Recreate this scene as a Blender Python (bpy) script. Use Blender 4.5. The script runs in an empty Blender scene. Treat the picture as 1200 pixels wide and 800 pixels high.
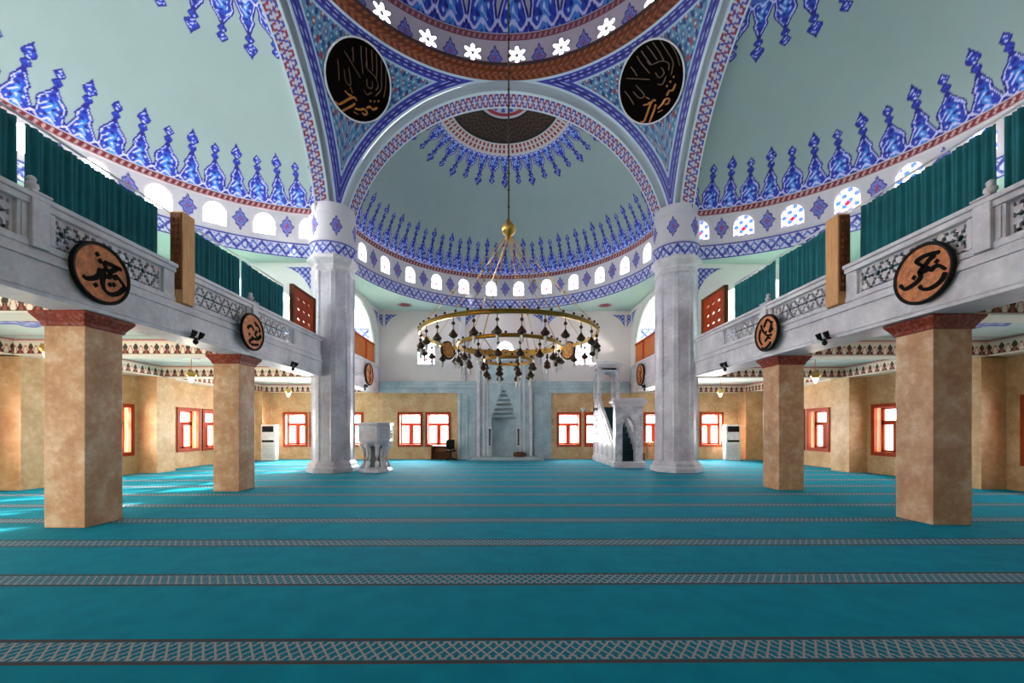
import bpy, math, random
import numpy as np
from math import sin, cos, pi, radians as R, sqrt, atan2, acos
random.seed(7)
SC = bpy.context.scene
COL = SC.collection

# ------------------------------------------------------------------ helpers
def lin(c):
    c = np.asarray(c, dtype=float) / 255.0
    return np.where(c <= .04045, c / 12.92, ((c + .055) / 1.055) ** 2.4)
def L4(c): return tuple(float(x) for x in lin(c)) + (1.0,)

class E:
    """tiny expression wrapper around shader math nodes"""
    nt = None
    def __init__(s, k): s.k = k
    @staticmethod
    def m(op, *a):
        n = E.nt.nodes.new('ShaderNodeMath'); n.operation = op
        for i, x in enumerate(a):
            if isinstance(x, E): E.nt.links.new(x.k, n.inputs[i])
            else: n.inputs[i].default_value = float(x)
        return E(n.outputs[0])
    def __add__(s, o): return E.m('ADD', s, o)
    __radd__ = __add__
    def __sub__(s, o): return E.m('SUBTRACT', s, o)
    def __rsub__(s, o): return E.m('SUBTRACT', o, s)
    def __mul__(s, o): return E.m('MULTIPLY', s, o)
    __rmul__ = __mul__
    def __truediv__(s, o): return E.m('DIVIDE', s, o)
    def __lt__(s, o): return E.m('LESS_THAN', s, o)
    def __gt__(s, o): return E.m('GREATER_THAN', s, o)
def ab(x): return E.m('ABSOLUTE', x)
def fr(x): return E.m('FRACT', x)
def sn(x): return E.m('SINE', x)
def mx(a, b): return E.m('MAXIMUM', a, b)
def mn(a, b): return E.m('MINIMUM', a, b)

def newmat(name):
    m = bpy.data.materials.new(name); m.use_nodes = True
    nt = m.node_tree; b = nt.nodes['Principled BSDF']
    return m, nt, b
def mixc(nt, f, a, b):
    n = nt.nodes.new('ShaderNodeMix'); n.data_type = 'RGBA'
    if isinstance(f, E): nt.links.new(f.k, n.inputs[0])
    elif hasattr(f, 'links'): nt.links.new(f, n.inputs[0])
    else: n.inputs[0].default_value = f
    for i, c in ((6, a), (7, b)):
        if hasattr(c, 'links'): nt.links.new(c, n.inputs[i])
        else: n.inputs[i].default_value = c
    return n.outputs[2]
def objco(nt):
    g = nt.nodes.new('ShaderNodeNewGeometry')
    return g.outputs['Position']
def noise(nt, co, scale, detail=4, rough=.55):
    n = nt.nodes.new('ShaderNodeTexNoise'); nt.links.new(co, n.inputs['Vector'])
    n.inputs['Scale'].default_value = scale; n.inputs['Detail'].default_value = detail
    n.inputs['Roughness'].default_value = rough
    return n.outputs['Fac']
def ramp(nt, f, stops):
    r = nt.nodes.new('ShaderNodeValToRGB'); nt.links.new(f, r.inputs[0])
    e = r.color_ramp.elements
    while len(e) < len(stops): e.new(.5)
    for el, (p, c) in zip(e, stops): el.position = p; el.color = c
    return r.outputs[0]

def plain(name, c, rough=.5, metal=0, nz=.06, scale=9, bump=0, coat=0, spec=.5):
    m, nt, b = newmat(name)
    co = objco(nt); f = noise(nt, co, scale)
    a = np.clip(np.array(c) * (1 - nz), 0, 255); d = np.clip(np.array(c) * (1 + nz), 0, 255)
    nt.links.new(ramp(nt, f, [(.3, L4(a)), (.7, L4(d))]), b.inputs['Base Color'])
    b.inputs['Roughness'].default_value = rough; b.inputs['Metallic'].default_value = metal; b.inputs['Specular IOR Level'].default_value = spec
    if coat: b.inputs['Coat Weight'].default_value = coat
    if bump:
        bp = nt.nodes.new('ShaderNodeBump'); bp.inputs['Strength'].default_value = bump
        nt.links.new(f, bp.inputs['Height']); nt.links.new(bp.outputs[0], b.inputs['Normal'])
    return m
def stone(name, c0, c1, c2, s1=2.2, s2=14, rough=.35):
    m, nt, b = newmat(name); co = objco(nt)
    f = noise(nt, co, s1, 6, .65); g = noise(nt, co, s2, 5, .6)
    base = ramp(nt, f, [(.32, L4(c0)), (.52, L4(c1)), (.70, L4(c2))])
    vein = ramp(nt, g, [(.50, (0, 0, 0, 1)), (.62, (.30, .30, .30, 1))])
    n = nt.nodes.new('ShaderNodeMix'); n.data_type = 'RGBA'; n.blend_type = 'ADD'
    n.inputs[0].default_value = .22
    nt.links.new(base, n.inputs[6]); nt.links.new(vein, n.inputs[7])
    nt.links.new(n.outputs[2], b.inputs['Base Color'])
    b.inputs['Roughness'].default_value = rough
    b.inputs['Specular IOR Level'].default_value = .22
    return m
def wood(name, c0, c1, rough=.4, axis=2):  # grain along one axis
    m, nt, b = newmat(name); co = objco(nt)
    mp = nt.nodes.new('ShaderNodeMapping'); nt.links.new(co, mp.inputs[0])
    s = [14, 14, 14]; s[axis] = 1.6; mp.inputs['Scale'].default_value = s
    f = noise(nt, mp.outputs[0], 1.5, 5, .6)
    nt.links.new(ramp(nt, f, [(.3, L4(c0)), (.7, L4(c1))]), b.inputs['Base Color'])
    b.inputs['Roughness'].default_value = rough
    b.inputs['Specular IOR Level'].default_value = .15
    return m
def emis(name, c, s):
    m, nt, b = newmat(name)
    b.inputs['Base Color'].default_value = L4(c)
    b.inputs['Emission Color'].default_value = L4(c); b.inputs['Emission Strength'].default_value = s
    return m

def painted_mat(name, rough=.55, emit=0, spec=.3):
    m, nt, b = newmat(name)
    a = nt.nodes.new('ShaderNodeAttribute'); a.attribute_name = 'Col'
    f = noise(nt, objco(nt), 1.3, 3)
    n = nt.nodes.new('ShaderNodeMix'); n.data_type = 'RGBA'; n.blend_type = 'MULTIPLY'; n.inputs[0].default_value = 1
    nt.links.new(a.outputs['Color'], n.inputs[6])
    nt.links.new(ramp(nt, f, [(.3, (.95, .95, .95, 1)), (.7, (1, 1, 1, 1))]), n.inputs[7])
    nt.links.new(n.outputs[2], b.inputs['Base Color'])
    b.inputs['Roughness'].default_value = rough; b.inputs['Specular IOR Level'].default_value = spec
    if emit:
        nt.links.new(a.outputs['Color'], b.inputs['Emission Color']); b.inputs['Emission Strength'].default_value = emit
    return m

def tag(o, label=None, cat=None, group=None, kind=None):
    if label: o['label'] = label
    if cat: o['category'] = cat
    if group: o['group'] = group
    if kind: o['kind'] = kind
    return o
def empty(name, loc, rz=0, **k):
    o = bpy.data.objects.new(name, None); COL.objects.link(o)
    o.location = loc; o.rotation_euler = (0, 0, rz); o.empty_display_size = .1
    return tag(o, **k)
def dup(o, parent=None):
    c = o.copy(); COL.objects.link(c)
    if parent is not None: c.parent = parent
    for ch in list(o.children): dup(ch, c)
    return c

class MB:
    def __init__(s): s.v = []; s.f = []; s.m = []
    def add(s, vs, fs, mi=0):
        b = len(s.v); s.v += [tuple(map(float, p)) for p in vs]
        s.f += [tuple(b + i for i in f) for f in fs]; s.m += [mi] * len(fs)
    def box(s, x0, x1, y0, y1, z0, z1, mi=0):
        if x0 > x1: x0, x1 = x1, x0
        if y0 > y1: y0, y1 = y1, y0
        s.add([(x0, y0, z0), (x1, y0, z0), (x1, y1, z0), (x0, y1, z0), (x0, y0, z1), (x1, y0, z1), (x1, y1, z1), (x0, y1, z1)],
              [(3, 2, 1, 0), (4, 5, 6, 7), (0, 1, 5, 4), (1, 2, 6, 5), (2, 3, 7, 6), (3, 0, 4, 7)], mi)
    def quad(s, a, b, c, d, mi=0): s.add([a, b, c, d], [(0, 1, 2, 3)], mi)
    def prism(s, poly, f, mi=0):
        """poly: list of (a,b); f(a,b,t) -> xyz for t in 0,1"""
        n = len(poly)
        vs = [f(a, b, 0) for a, b in poly] + [f(a, b, 1) for a, b in poly]
        fs = [tuple(range(n - 1, -1, -1)), tuple(range(n, 2 * n))] + [(i, (i + 1) % n, n + (i + 1) % n, n + i) for i in range(n)]
        s.add(vs, fs, mi)
    def lathe(s, prof, cx=0, cy=0, n=16, rot=0, mi=0, a0=0, a1=2 * pi, cap=True, axis=None):
        """prof: (r,z) list from bottom to top"""
        full = abs(a1 - a0 - 2 * pi) < 1e-6
        k = n if full else n + 1
        vs = []
        for r, z in prof:
            for i in range(k):
                a = a0 + (a1 - a0) * i / n + rot
                vs.append((cx + r * cos(a), cy + r * sin(a), z))
        fs = []
        for j in range(len(prof) - 1):
            for i in range(n):
                i2 = (i + 1) % k
                fs.append((j * k + i, j * k + i2, (j + 1) * k + i2, (j + 1) * k + i))
        if cap and full:
            if prof[0][0] > 1e-5: fs.append(tuple(range(k - 1, -1, -1)))
            if prof[-1][0] > 1e-5: fs.append(tuple((len(prof) - 1) * k + i for i in range(k)))
        s.add(vs, fs, mi)
    def tube(s, pts, r, n=6, mi=0, closed=False):
        P = [np.array(p, float) for p in pts]; k = len(P); vs = []; fs = []
        for i in range(k):
            t = (P[(i + 1) % k] - P[i - 1]) if closed else (P[min(i + 1, k - 1)] - P[max(i - 1, 0)])
            t /= (np.linalg.norm(t) + 1e-9)
            u = np.cross(t, (0, 0, 1.0))
            if np.linalg.norm(u) < 1e-3: u = np.cross(t, (1.0, 0, 0))
            u /= np.linalg.norm(u); w = np.cross(u, t)
            rr = r[i] if hasattr(r, '__len__') else r
            for j in range(n):
                a = 2 * pi * j / n
                vs.append(tuple(P[i] + rr * (cos(a) * u + sin(a) * w)))
        for i in range(k if closed else k - 1):
            for j in range(n):
                i2 = (i + 1) % k
                fs.append((i * n + j, i * n + (j + 1) % n, i2 * n + (j + 1) % n, i2 * n + j))
        if not closed: fs += [tuple(range(n - 1, -1, -1)), tuple((k - 1) * n + j for j in range(n))]
        s.add(vs, fs, mi)
    def ball(s, c, r, n=10, m=6, mi=0, sz=1):
        s.lathe([(max(r * sin(pi * j / m), 1e-4), c[2] - sz * r * cos(pi * j / m)) for j in range(m + 1)], c[0], c[1], n, mi=mi, cap=False)
    def build(s, name, mats, parent=None, smooth=False, bevel=0, sol=0, **k):
        me = bpy.data.meshes.new(name)
        o = bpy.data.objects.new(name, me); COL.objects.link(o)
        off = np.zeros(3)
        if parent is not None:
            q = parent
            while q is not None: off = off + np.array(q.location); q = q.parent
            o.parent = parent
        else:
            a = np.array(s.v); off = np.array([(a[:, 0].min() + a[:, 0].max()) / 2, (a[:, 1].min() + a[:, 1].max()) / 2, a[:, 2].min()])
            o.location = off
        me.from_pydata([tuple(np.array(p) - off) for p in s.v], [], s.f)
        if not isinstance(mats, (list, tuple)): mats = [mats]
        for m in mats: me.materials.append(m)
        me.polygons.foreach_set('material_index', s.m)
        if smooth: me.polygons.foreach_set('use_smooth', [True] * len(s.f))
        if smooth == 'auto':
            try: me.set_sharp_from_angle(angle=R(35))
            except Exception: pass
        me.update()
        if bevel:
            b = o.modifiers.new('bevel', 'BEVEL'); b.width = bevel; b.segments = 2; b.limit_method = 'ANGLE'
        if sol:
            b = o.modifiers.new('solidify', 'SOLIDIFY'); b.thickness = sol; b.offset = 0
        return tag(o, **k)

def grid(name, P, C, mat, mask=None, parent=None, sol=0, loc=None, **k):
    """P (n,m,3) points, C (n,m,3) sRGB colours or None, mask (n-1,m-1) of faces kept"""
    n, m = P.shape[:2]
    idx = np.arange(n * m).reshape(n, m)
    F = np.stack([idx[:-1, :-1], idx[1:, :-1], idx[1:, 1:], idx[:-1, 1:]], -1).reshape(-1, 4)
    if mask is not None: F = F[mask.reshape(-1)]
    off = np.zeros(3)
    if parent is not None:
        q = parent
        while q is not None: off = off + np.array(q.location); q = q.parent
    elif loc is None:
        a = P.reshape(-1, 3); off = np.array([(a[:, 0].min() + a[:, 0].max()) / 2, (a[:, 1].min() + a[:, 1].max()) / 2, a[:, 2].min()])
    V = P.reshape(-1, 3); CC = None if C is None else C.reshape(-1, 3)
    used = np.unique(F); remap = np.full(n * m, -1); remap[used] = np.arange(len(used))
    V = V[used] - off; F = remap[F]
    me = bpy.data.meshes.new(name)
    me.vertices.add(len(V)); me.vertices.foreach_set('co', V.astype(np.float32).ravel())
    me.loops.add(len(F) * 4); me.loops.foreach_set('vertex_index', F.astype(np.int32).ravel())
    me.polygons.add(len(F)); me.polygons.foreach_set('loop_start', (np.arange(len(F)) * 4).astype(np.int32))
    me.polygons.foreach_set('use_smooth', np.ones(len(F), bool))
    me.update(calc_edges=True)
    if CC is not None:
        at = me.color_attributes.new('Col', 'FLOAT_COLOR', 'POINT')
        c4 = np.ones((len(used), 4)); c4[:, :3] = lin(CC[used])
        at.data.foreach_set('color', c4.astype(np.float32).ravel())
    me.materials.append(mat)
    o = bpy.data.objects.new(name, me); COL.objects.link(o)
    if parent is not None: o.parent = parent
    else: o.location = off
    if sol:
        b = o.modifiers.new('solidify', 'SOLIDIFY'); b.thickness = sol; b.offset = 0
    return tag(o, **k)

# ------------------------------------------------------------------ pattern painters (numpy, sRGB 0-255)
def put(C, mask, c):
    C[mask] = c
TA = ([0, .10, .15, .20, .25, .28, .32, .36, .40, .46, .50, .54, .58, .62, .66, .69, .73, .78, .83, .88, .94, 1.0],
      [1.05, 1.04, .92, .76, .62, .57, .66, .56, .40, .26, .14, .30, .40, .30, .14, .30, .50, .54, .40, .26, .10, 0])
TB = ([0, .08, .14, .18, .22, .26, .30, .34, .38, .42, .46, .49, .53, .57, .61, .64, .68, .73, .77, .82, .86, 1.0],
      [1.05, 1.02, .95, .90, .95, 1.0, .92, .76, .54, .38, .24, .14, .28, .38, .26, .13, .30, .44, .34, .14, 0, 0])
NAVY = (32, 26, 128); COB = (36, 66, 180); SKYB = (60, 128, 214); LAV = (196, 196, 236)
def crest(C, u, v, fine=1.0):
    """paint a crest row: u in pairs of motifs, v 0..1 from base to tip"""
    ok = (v >= 0) & (v <= 1)
    uu = u - np.floor(u)
    isA = uu < .5
    xs = np.where(isA, uu - .25, uu - .75) / .25
    x = np.abs(xs)
    vb = np.clip(v, 0, 1)
    vb = np.where(vb < .60, vb * .5 / .60, .5 + (vb - .60) * .5 / .40)
    w = np.where(isA, np.interp(vb, *TA), np.interp(vb, *TB))
    ins = ok & (x < w)
    e = w - x
    sw = np.sin(xs * 8 + np.sin(vb * 30) * 1.8) * np.cos(vb * 40 + np.abs(xs) * 6)
    put(C, ins, COB)
    put(C, ins & (vb < .30) & (x < .30 * w), SKYB)
    put(C, ins & (sw > .34), NAVY)
    put(C, ins & (sw < -.72), LAV)
    put(C, ins & (vb > .05) & (vb < .44) & (e > .15) & (e < .22), LAV)
    put(C, ins & (e < .13) & (vb > .04), NAVY)
    put(C, ins & (vb > .46) & (e < .10), NAVY)
    # scalloped foot line
    sc = ok & (vb < .10) & (np.abs(vb - .055 - .03 * np.cos(xs * pi * 2)) < .014)
    put(C, sc, LAV)
def band_blue(C, s, t, per=.5):
    """zig-zag scroll band, s metres along, t 0..1 across"""
    ok = (t >= 0) & (t <= 1)
    put(C, ok, (206, 206, 226))
    a = np.abs(((s / per) % 1) - .5) * 2
    put(C, ok & (np.abs(t - .18 - .64 * a) < .13), (62, 72, 168))
    put(C, ok & (np.abs(t - .82 + .64 * a) < .09), (98, 118, 196))
    d = np.sin(s * 41) * np.sin(t * 17)
    put(C, ok & (d > .72), (52, 60, 150))
    put(C, ok & ((t < .09) | (t > .91)), (66, 76, 160))
def rope(C, s, t, per=.16, a=(128, 44, 52), b=(206, 176, 176)):
    ok = (t >= 0) & (t <= 1)
    put(C, ok, a)
    put(C, ok & ((((s + t * .1) / per) % 1) < .36) & (t > .22) & (t < .78), b)
    put(C, ok & ((t < .10) | (t > .92)), (186, 180, 190))
def diamond(C, dx, dz, a, b):
    q = (np.abs(dx) / a) ** 1.1 + (np.abs(dz) / b) ** 1.1 - .10 * np.cos(np.arctan2(dz / b, dx / a) * 8) * (np.hypot(dx / a, dz / b) < 1.2)
    put(C, q < 1, (66, 62, 140)); put(C, q < .78, (128, 128, 196))
    put(C, (q < .5) & (np.sin(dx * 60) * np.sin(dz * 60) > 0), (66, 84, 176)); put(C, q < .16, (176, 70, 90))
def redband(C, s, t, per=.42):
    """interlaced red and blue scroll on a pale ground"""
    ok = (t >= 0) & (t <= 1)
    put(C, ok, (192, 190, 208))
    a = np.sin(s / per * 2 * pi); b = np.sin(s / per * 2 * pi + pi)
    put(C, ok & (np.abs((t - .5) * 2.5 - a) < .30), (150, 54, 66))
    put(C, ok & (np.abs((t - .5) * 2.5 - b) < .26), (64, 74, 168))
    d = np.sin(s / per * 4 * pi) * np.sin(t * 12.6)
    put(C, ok & (d > .72), (150, 54, 66)); put(C, ok & (d < -.78), (56, 66, 160))
    put(C, ok & ((t < .07) | (t > .93)), (206, 220, 226))
def mosaic(C, s, t, ok):
    put(C, ok, (98, 138, 172))
    n1 = np.sin(s * 13) * np.sin(t * 13); n2 = np.sin((s + t) * 9.2) * np.sin((s - t) * 9.2)
    n3 = np.sin(s * 26 + 2 * np.sin(t * 6.5)) * np.cos(t * 26)
    put(C, ok & (n1 > .55), (150, 66, 78)); put(C, ok & (n1 < -.55), (36, 84, 140))
    put(C, ok & (n2 > .62), (52, 112, 160)); put(C, ok & (n3 > .66), (176, 200, 214)); put(C, ok & (n2 < -.72), (38, 52, 120))

DOME_C = (148, 166, 164); WALLW = (206, 202, 208); MINT = (190, 212, 204); PLAS = (228, 215, 214)
PAINT = painted_mat('painted_plaster'); PAINT2 = painted_mat('painted_tile', .4)

# ------------------------------------------------------------------ materials
MARBLE = stone('grey_marble', (172, 165, 177), (200, 195, 204), (216, 213, 219), 1.4, 9, .3)
MARBLE_W = stone('white_marble', (186, 180, 186), (208, 203, 208), (222, 219, 222), 1.6, 11, .35)
MIHRABM = stone('blue_grey_marble', (150, 166, 174), (172, 188, 194), (190, 204, 208), 1.4, 9, .3)
MINBARM = stone('veined_white_marble', (150, 150, 160), (192, 192, 198), (216, 216, 220), 3.0, 12, .3)
TRAV = stone('beige_travertine', (172, 122, 86), (194, 150, 112), (214, 184, 154), 2.3, 10, .4)
TRAV2 = stone('wall_travertine', (188, 144, 98), (206, 168, 122), (220, 188, 146), 1.8, 8, .45)
REDCAP = stone('red_brown_stone', (108, 30, 8), (130, 42, 13), (146, 58, 24), 4, 18, .5)
ORANGE = wood('orange_wood', (150, 46, 14), (184, 70, 26), .5)
ORANGEY = wood('orange_wood_across', (168, 88, 40), (204, 122, 60), .4, 1)
BROWN = wood('carved_brown_wood', (96, 54, 28), (132, 78, 44), .5)
TAN = wood('tan_wood', (196, 140, 92), (222, 170, 118), .45)
DARKW = plain('black_wood', (20, 14, 11), .6, spec=.15)
GOLD = plain('brass', (206, 160, 84), .28, 1.0, .12, 30)
GOLDP = plain('gold_paint', (168, 104, 40), .45, .3, .12, 12)
DISCM = plain('brown_disc', (190, 112, 62), .6, 0, .2, 11)
INK = plain('black_ink', (14, 9, 7), .8, spec=.1)
BLACK = plain('black_metal', (18, 17, 18), .6, spec=.2)
CURT = plain('teal_curtain', (10, 98, 106), .85, 0, .08, 3)
WHITEP = plain('white_plastic', (226, 226, 222), .4)
GLASSW = emis('lamp_glass', (255, 244, 222), .9)
BULBW = plain('white_bulb_glass', (222, 218, 212), .25)
BRONZE = plain('dark_bronze', (70, 46, 28), .4, .6)
CREAM = plain('cream_plaster', (236, 226, 206), .7, 0, .02)
MINTM = plain('mint_plaster', (186, 210, 200), .7, 0, .02)
STEPC = plain('dark_stair_carpet', (14, 52, 60), .9)

# carpet -------------------------------------------------------
def carpet():
    m, nt, b = newmat('teal_prayer_carpet'); E.nt = nt
    sx = nt.nodes.new('ShaderNodeSeparateXYZ'); nt.links.new(objco(nt), sx.inputs[0])
    X, Y = E(sx.outputs[0]), E(sx.outputs[1])
    per = 1.368
    t = (fr((Y - 2.898) / per + .5) - .5) * per             # metres from the middle of the stripe
    at = ab(t)
    inb = at < .168
    border = inb * (at > .128)
    q = fr(X / .17); z = ab(q - .5) * 2; tq = at / .118
    q2 = fr(X / .085); z2 = ab(q2 - .5) * 2
    l1 = ab(tq - z) < .10
    l2 = ab(tq - (1 - z)) < .10
    l3 = (ab(z2 - .5) < .11) * (tq > .55)
    pat = mx(mx(l1, l2), l3) * (at < .12)
    f = noise(nt, objco(nt), 3.2, 3); g = noise(nt, objco(nt), 90, 2)
    base = ramp(nt, f, [(.3, L4((6, 128, 152))), (.7, L4((10, 144, 168)))])
    c = mixc(nt, inb, base, L4((24, 118, 140)))
    c = mixc(nt, pat, c, L4((172, 162, 160)))
    c = mixc(nt, border, c, L4((82, 72, 72)))
    nt.links.new(c, b.inputs['Base Color'])
    b.inputs['Roughness'].default_value = .9; b.inputs['Specular IOR Level'].default_value = .03
    b.inputs['Sheen Weight'].default_value = .04; b.inputs['Sheen Tint'].default_value = L4((120, 220, 240)); b.inputs['Sheen Roughness'].default_value = .4
    bp = nt.nodes.new('ShaderNodeBump'); bp.inputs['Strength'].default_value = .25; bp.inputs['Distance'].default_value = .02
    nt.links.new(g, bp.inputs['Height']); nt.links.new(bp.outputs[0], b.inputs['Normal'])
    return m
fl = MB(); fl.box(-13.3, 13.3, -3.6, 21.3, -.2, 0)
fl.build('floor', carpet(), kind='structure', label='teal prayer carpet with beige patterned stripes across the floor')

# ------------------------------------------------------------------ main geometry constants
YF, YC, XS = 14.9, 8.8, 6.1           # front arch plane, dome centre, side arch plane
ZS, RS = 8.1, 6.1 * sqrt(2)           # pendentive sphere
ZR = 9.4                              # drum top / semi dome base
RD = 6.0

def phis(vis, hid, d_vis, d_hid):
    """angles: dense over vis=(a,b), coarse over the rest"""
    out = [np.arange(vis[0], vis[1], d_vis)]
    if hid[0] < vis[0]: out.insert(0, np.arange(hid[0], vis[0], d_hid))
    if hid[1] > vis[1]: out.append(np.arange(vis[1], hid[1], d_hid))
    return np.concatenate(out + [np.array([max(hid[1], vis[1])])])

# semi domes ---------------------------------------------------
RISE = 4.35
RSD = (RD ** 2 + RISE ** 2) / (2 * RISE); CZD = ZR + RISE - RSD
TH_MAX = math.asin(RD / RSD) if RISE <= RD else 0
def semi_dome(name, cx, cy, dirang, vis, front, label):
    ph = phis(vis, (-pi / 2, pi / 2), .0045, .03)
    th = np.linspace(.02, TH_MAX, 270)
    PH, T = np.meshgrid(ph, th, indexing='ij')
    r = RSD * np.sin(T); z = CZD + RSD * np.cos(T)
    P = np.stack([cx + r * np.cos(PH + dirang), cy + r * np.sin(PH + dirang), z], -1)
    C = np.empty(P.shape); C[:] = DOME_C
    s = RSD * (TH_MAX - T)             # metres up the shell from the base
    pairs = 19 if front else 15
    keep = (P[..., 1] > YF + .55) if front else (np.abs(P[..., 0]) > XS + .5)
    crest(C, PH / pi * pairs + (.25 if front else .25), s / (1.75 if front else 1.62))
    rr = RSD * T
    # hanging crest about the crown
    crest(C, PH / pi * (9 if front else 8) + .25, (rr - 2.55) / 1.45)
    if front:
        put(C, rr < 2.6, (196, 190, 190))
        q = (PH / pi * 40) % 1
        put(C, (rr > 2.15) & (rr < 2.5) & (q < .5) & (np.abs((rr - 2.325)) > .03), (150, 44, 40))
        put(C, (rr > 1.0) & (rr < 2.08), (20, 11, 8))
        k = np.sin(PH * 52 + 2.2 * np.sin(rr * 9)) * np.sin(rr * 15 + 1.5 * np.sin(PH * 23))
        put(C, (rr > 1.12) & (rr < 1.98) & (np.abs(k) < .10), (104, 62, 24))
        put(C, rr < .98, (178, 178, 196))
        put(C, (rr > .78) & (rr < .93), (150, 40, 50))
        k = np.sin(PH * 14) * np.sin(rr * 11)
        put(C, (rr < .75) & (k > .1), (44, 74, 170))
    else:
        put(C, rr < 2.6, (70, 96, 190))
    return grid(name, P, C, PAINT, mask=keep[:-1, :-1], kind='structure', label=label)
semi_dome('ceiling_semi_dome', 0, YF + .1, pi / 2, (-1.5, 1.5), True, 'pale half dome over the prayer niche with a black calligraphy roundel and blue crests')
semi_dome('ceiling_semi_dome', -XS, YC, pi, (-1.57, .32), False, 'pale half dome above the left gallery edged with a row of blue crests')
semi_dome('ceiling_semi_dome', XS, YC, 0, (-.32, 1.57), False, 'pale half dome above the right gallery edged with a row of blue crests')

# drums under the semi domes -----------------------------------
WZ0, WZ1, WHW = 8.36, 9.10, .30
def arch_hole(dx, z, hw, z0, z1):
    """pointed-round window outline"""
    h = np.clip((z1 - z) / (hw * 1.15), 0, 1)
    w = hw * np.sqrt(1 - (1 - h) ** 2)
    return (np.abs(dx) < w) & (z > z0) & (z < z1)
def glass_mat(name, strength, pattern):
    m, nt, b = newmat(name); E.nt = nt
    tc = nt.nodes.new('ShaderNodeTexCoord')
    sx = nt.nodes.new('ShaderNodeSeparateXYZ'); nt.links.new(tc.outputs['Object'], sx.inputs[0])
    U, V = E(sx.outputs[0]), E(sx.outputs[2])
    col = L4((255, 253, 250))
    if pattern > 0:
        p = (sn(U * 21) * sn(V * 20 + 1.2)) > (.22 if pattern > .8 else .62)
        col = mixc(nt, p, col, L4((70, 110, 225)))
        p2 = (sn(U * 40 + 1) * sn(V * 33)) < (-.72 if pattern > .8 else -.9)
        col = mixc(nt, p2, col, L4((190, 120, 190)))
        red = (ab(U) + ab(V - .26)) < .085
        col = mixc(nt, red, col, L4((215, 30, 60)))
    if hasattr(col, 'links'):
        nt.links.new(col, b.inputs['Emission Color']); nt.links.new(col, b.inputs['Base Color'])
    else:
        b.inputs['Emission Color'].default_value = col; b.inputs['Base Color'].default_value = col
    b.inputs['Emission Strength'].default_value = strength
    b.inputs['Roughness'].default_value = .1
    return m
GL_L = glass_mat('sunlit_glass', 34, 0); GL_F = glass_mat('daylit_glass', 5, .5); GL_R = glass_mat('stained_glass', 1.0, 1)
FRAMEW = plain('white_frame', (214, 208, 212), .5)
win_no = [0]
def arched_window(cx, cy, ang, glass, z0=WZ0, z1=WZ1, hw=WHW, label=None):
    """pane facing the ring centre; ang = outward direction"""
    win_no[0] += 1
    root = empty('window_%d' % win_no[0], (cx, cy, z0), ang - pi / 2, kind='structure')
    if label: root['label'] = label
    poly = [(-hw - .03, -.03), (hw + .03, -.03)]
    for i in range(9):
        a = pi * i / 8
        poly.append(((hw + .03) * cos(a), (z1 - z0) - hw * 1.15 + (hw * 1.15 + .03) * sin(a)))
    mb = MB(); mb.prism(poly, lambda a, b, t: (a * 1.12, .05 + .03 * t, (b - .35) * 1.08 + .35))
    o = mb_local(mb, 'pane', glass, root)
    fr_ = MB()
    for k, (a, b) in enumerate(poly):
        c, d = poly[(k + 1) % len(poly)]
        sc = .90
        f = lambda p, q: (p * sc, (q - .35) * sc + .35)
        fr_.add([(a, .0, b), (c, .0, d), (f(c, d)[0], .0, f(c, d)[1]), (f(a, b)[0], .0, f(a, b)[1]),
                 (a, .05, b), (c, .05, d), (f(c, d)[0], .05, f(c, d)[1]), (f(a, b)[0], .05, f(a, b)[1])],
                [(0, 1, 2, 3), (3, 2, 6, 7), (4, 7, 6, 5)])
    mb_local(fr_, 'window_frame', FRAMEW, root)
    return root
def mb_local(mb, name, mats, parent, smooth=False, bevel=0, **k):
    """build with coordinates already local to parent"""
    me = bpy.data.meshes.new(name); me.from_pydata(mb.v, [], mb.f)
    for m in (mats if isinstance(mats, (list, tuple)) else [mats]): me.materials.append(m)
    me.polygons.foreach_set('material_index', mb.m)
    if smooth: me.polygons.foreach_set('use_smooth', [True] * len(mb.f))
    if smooth == 'auto':
        try: me.set_sharp_from_angle(angle=R(35))
        except Exception: pass
    o = bpy.data.objects.new(name, me); COL.objects.link(o); o.parent = parent
    if bevel:
        b = o.modifiers.new('bevel', 'BEVEL'); b.width = bevel; b.segments = 2; b.limit_method = 'ANGLE'
    return tag(o, **k)

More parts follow.
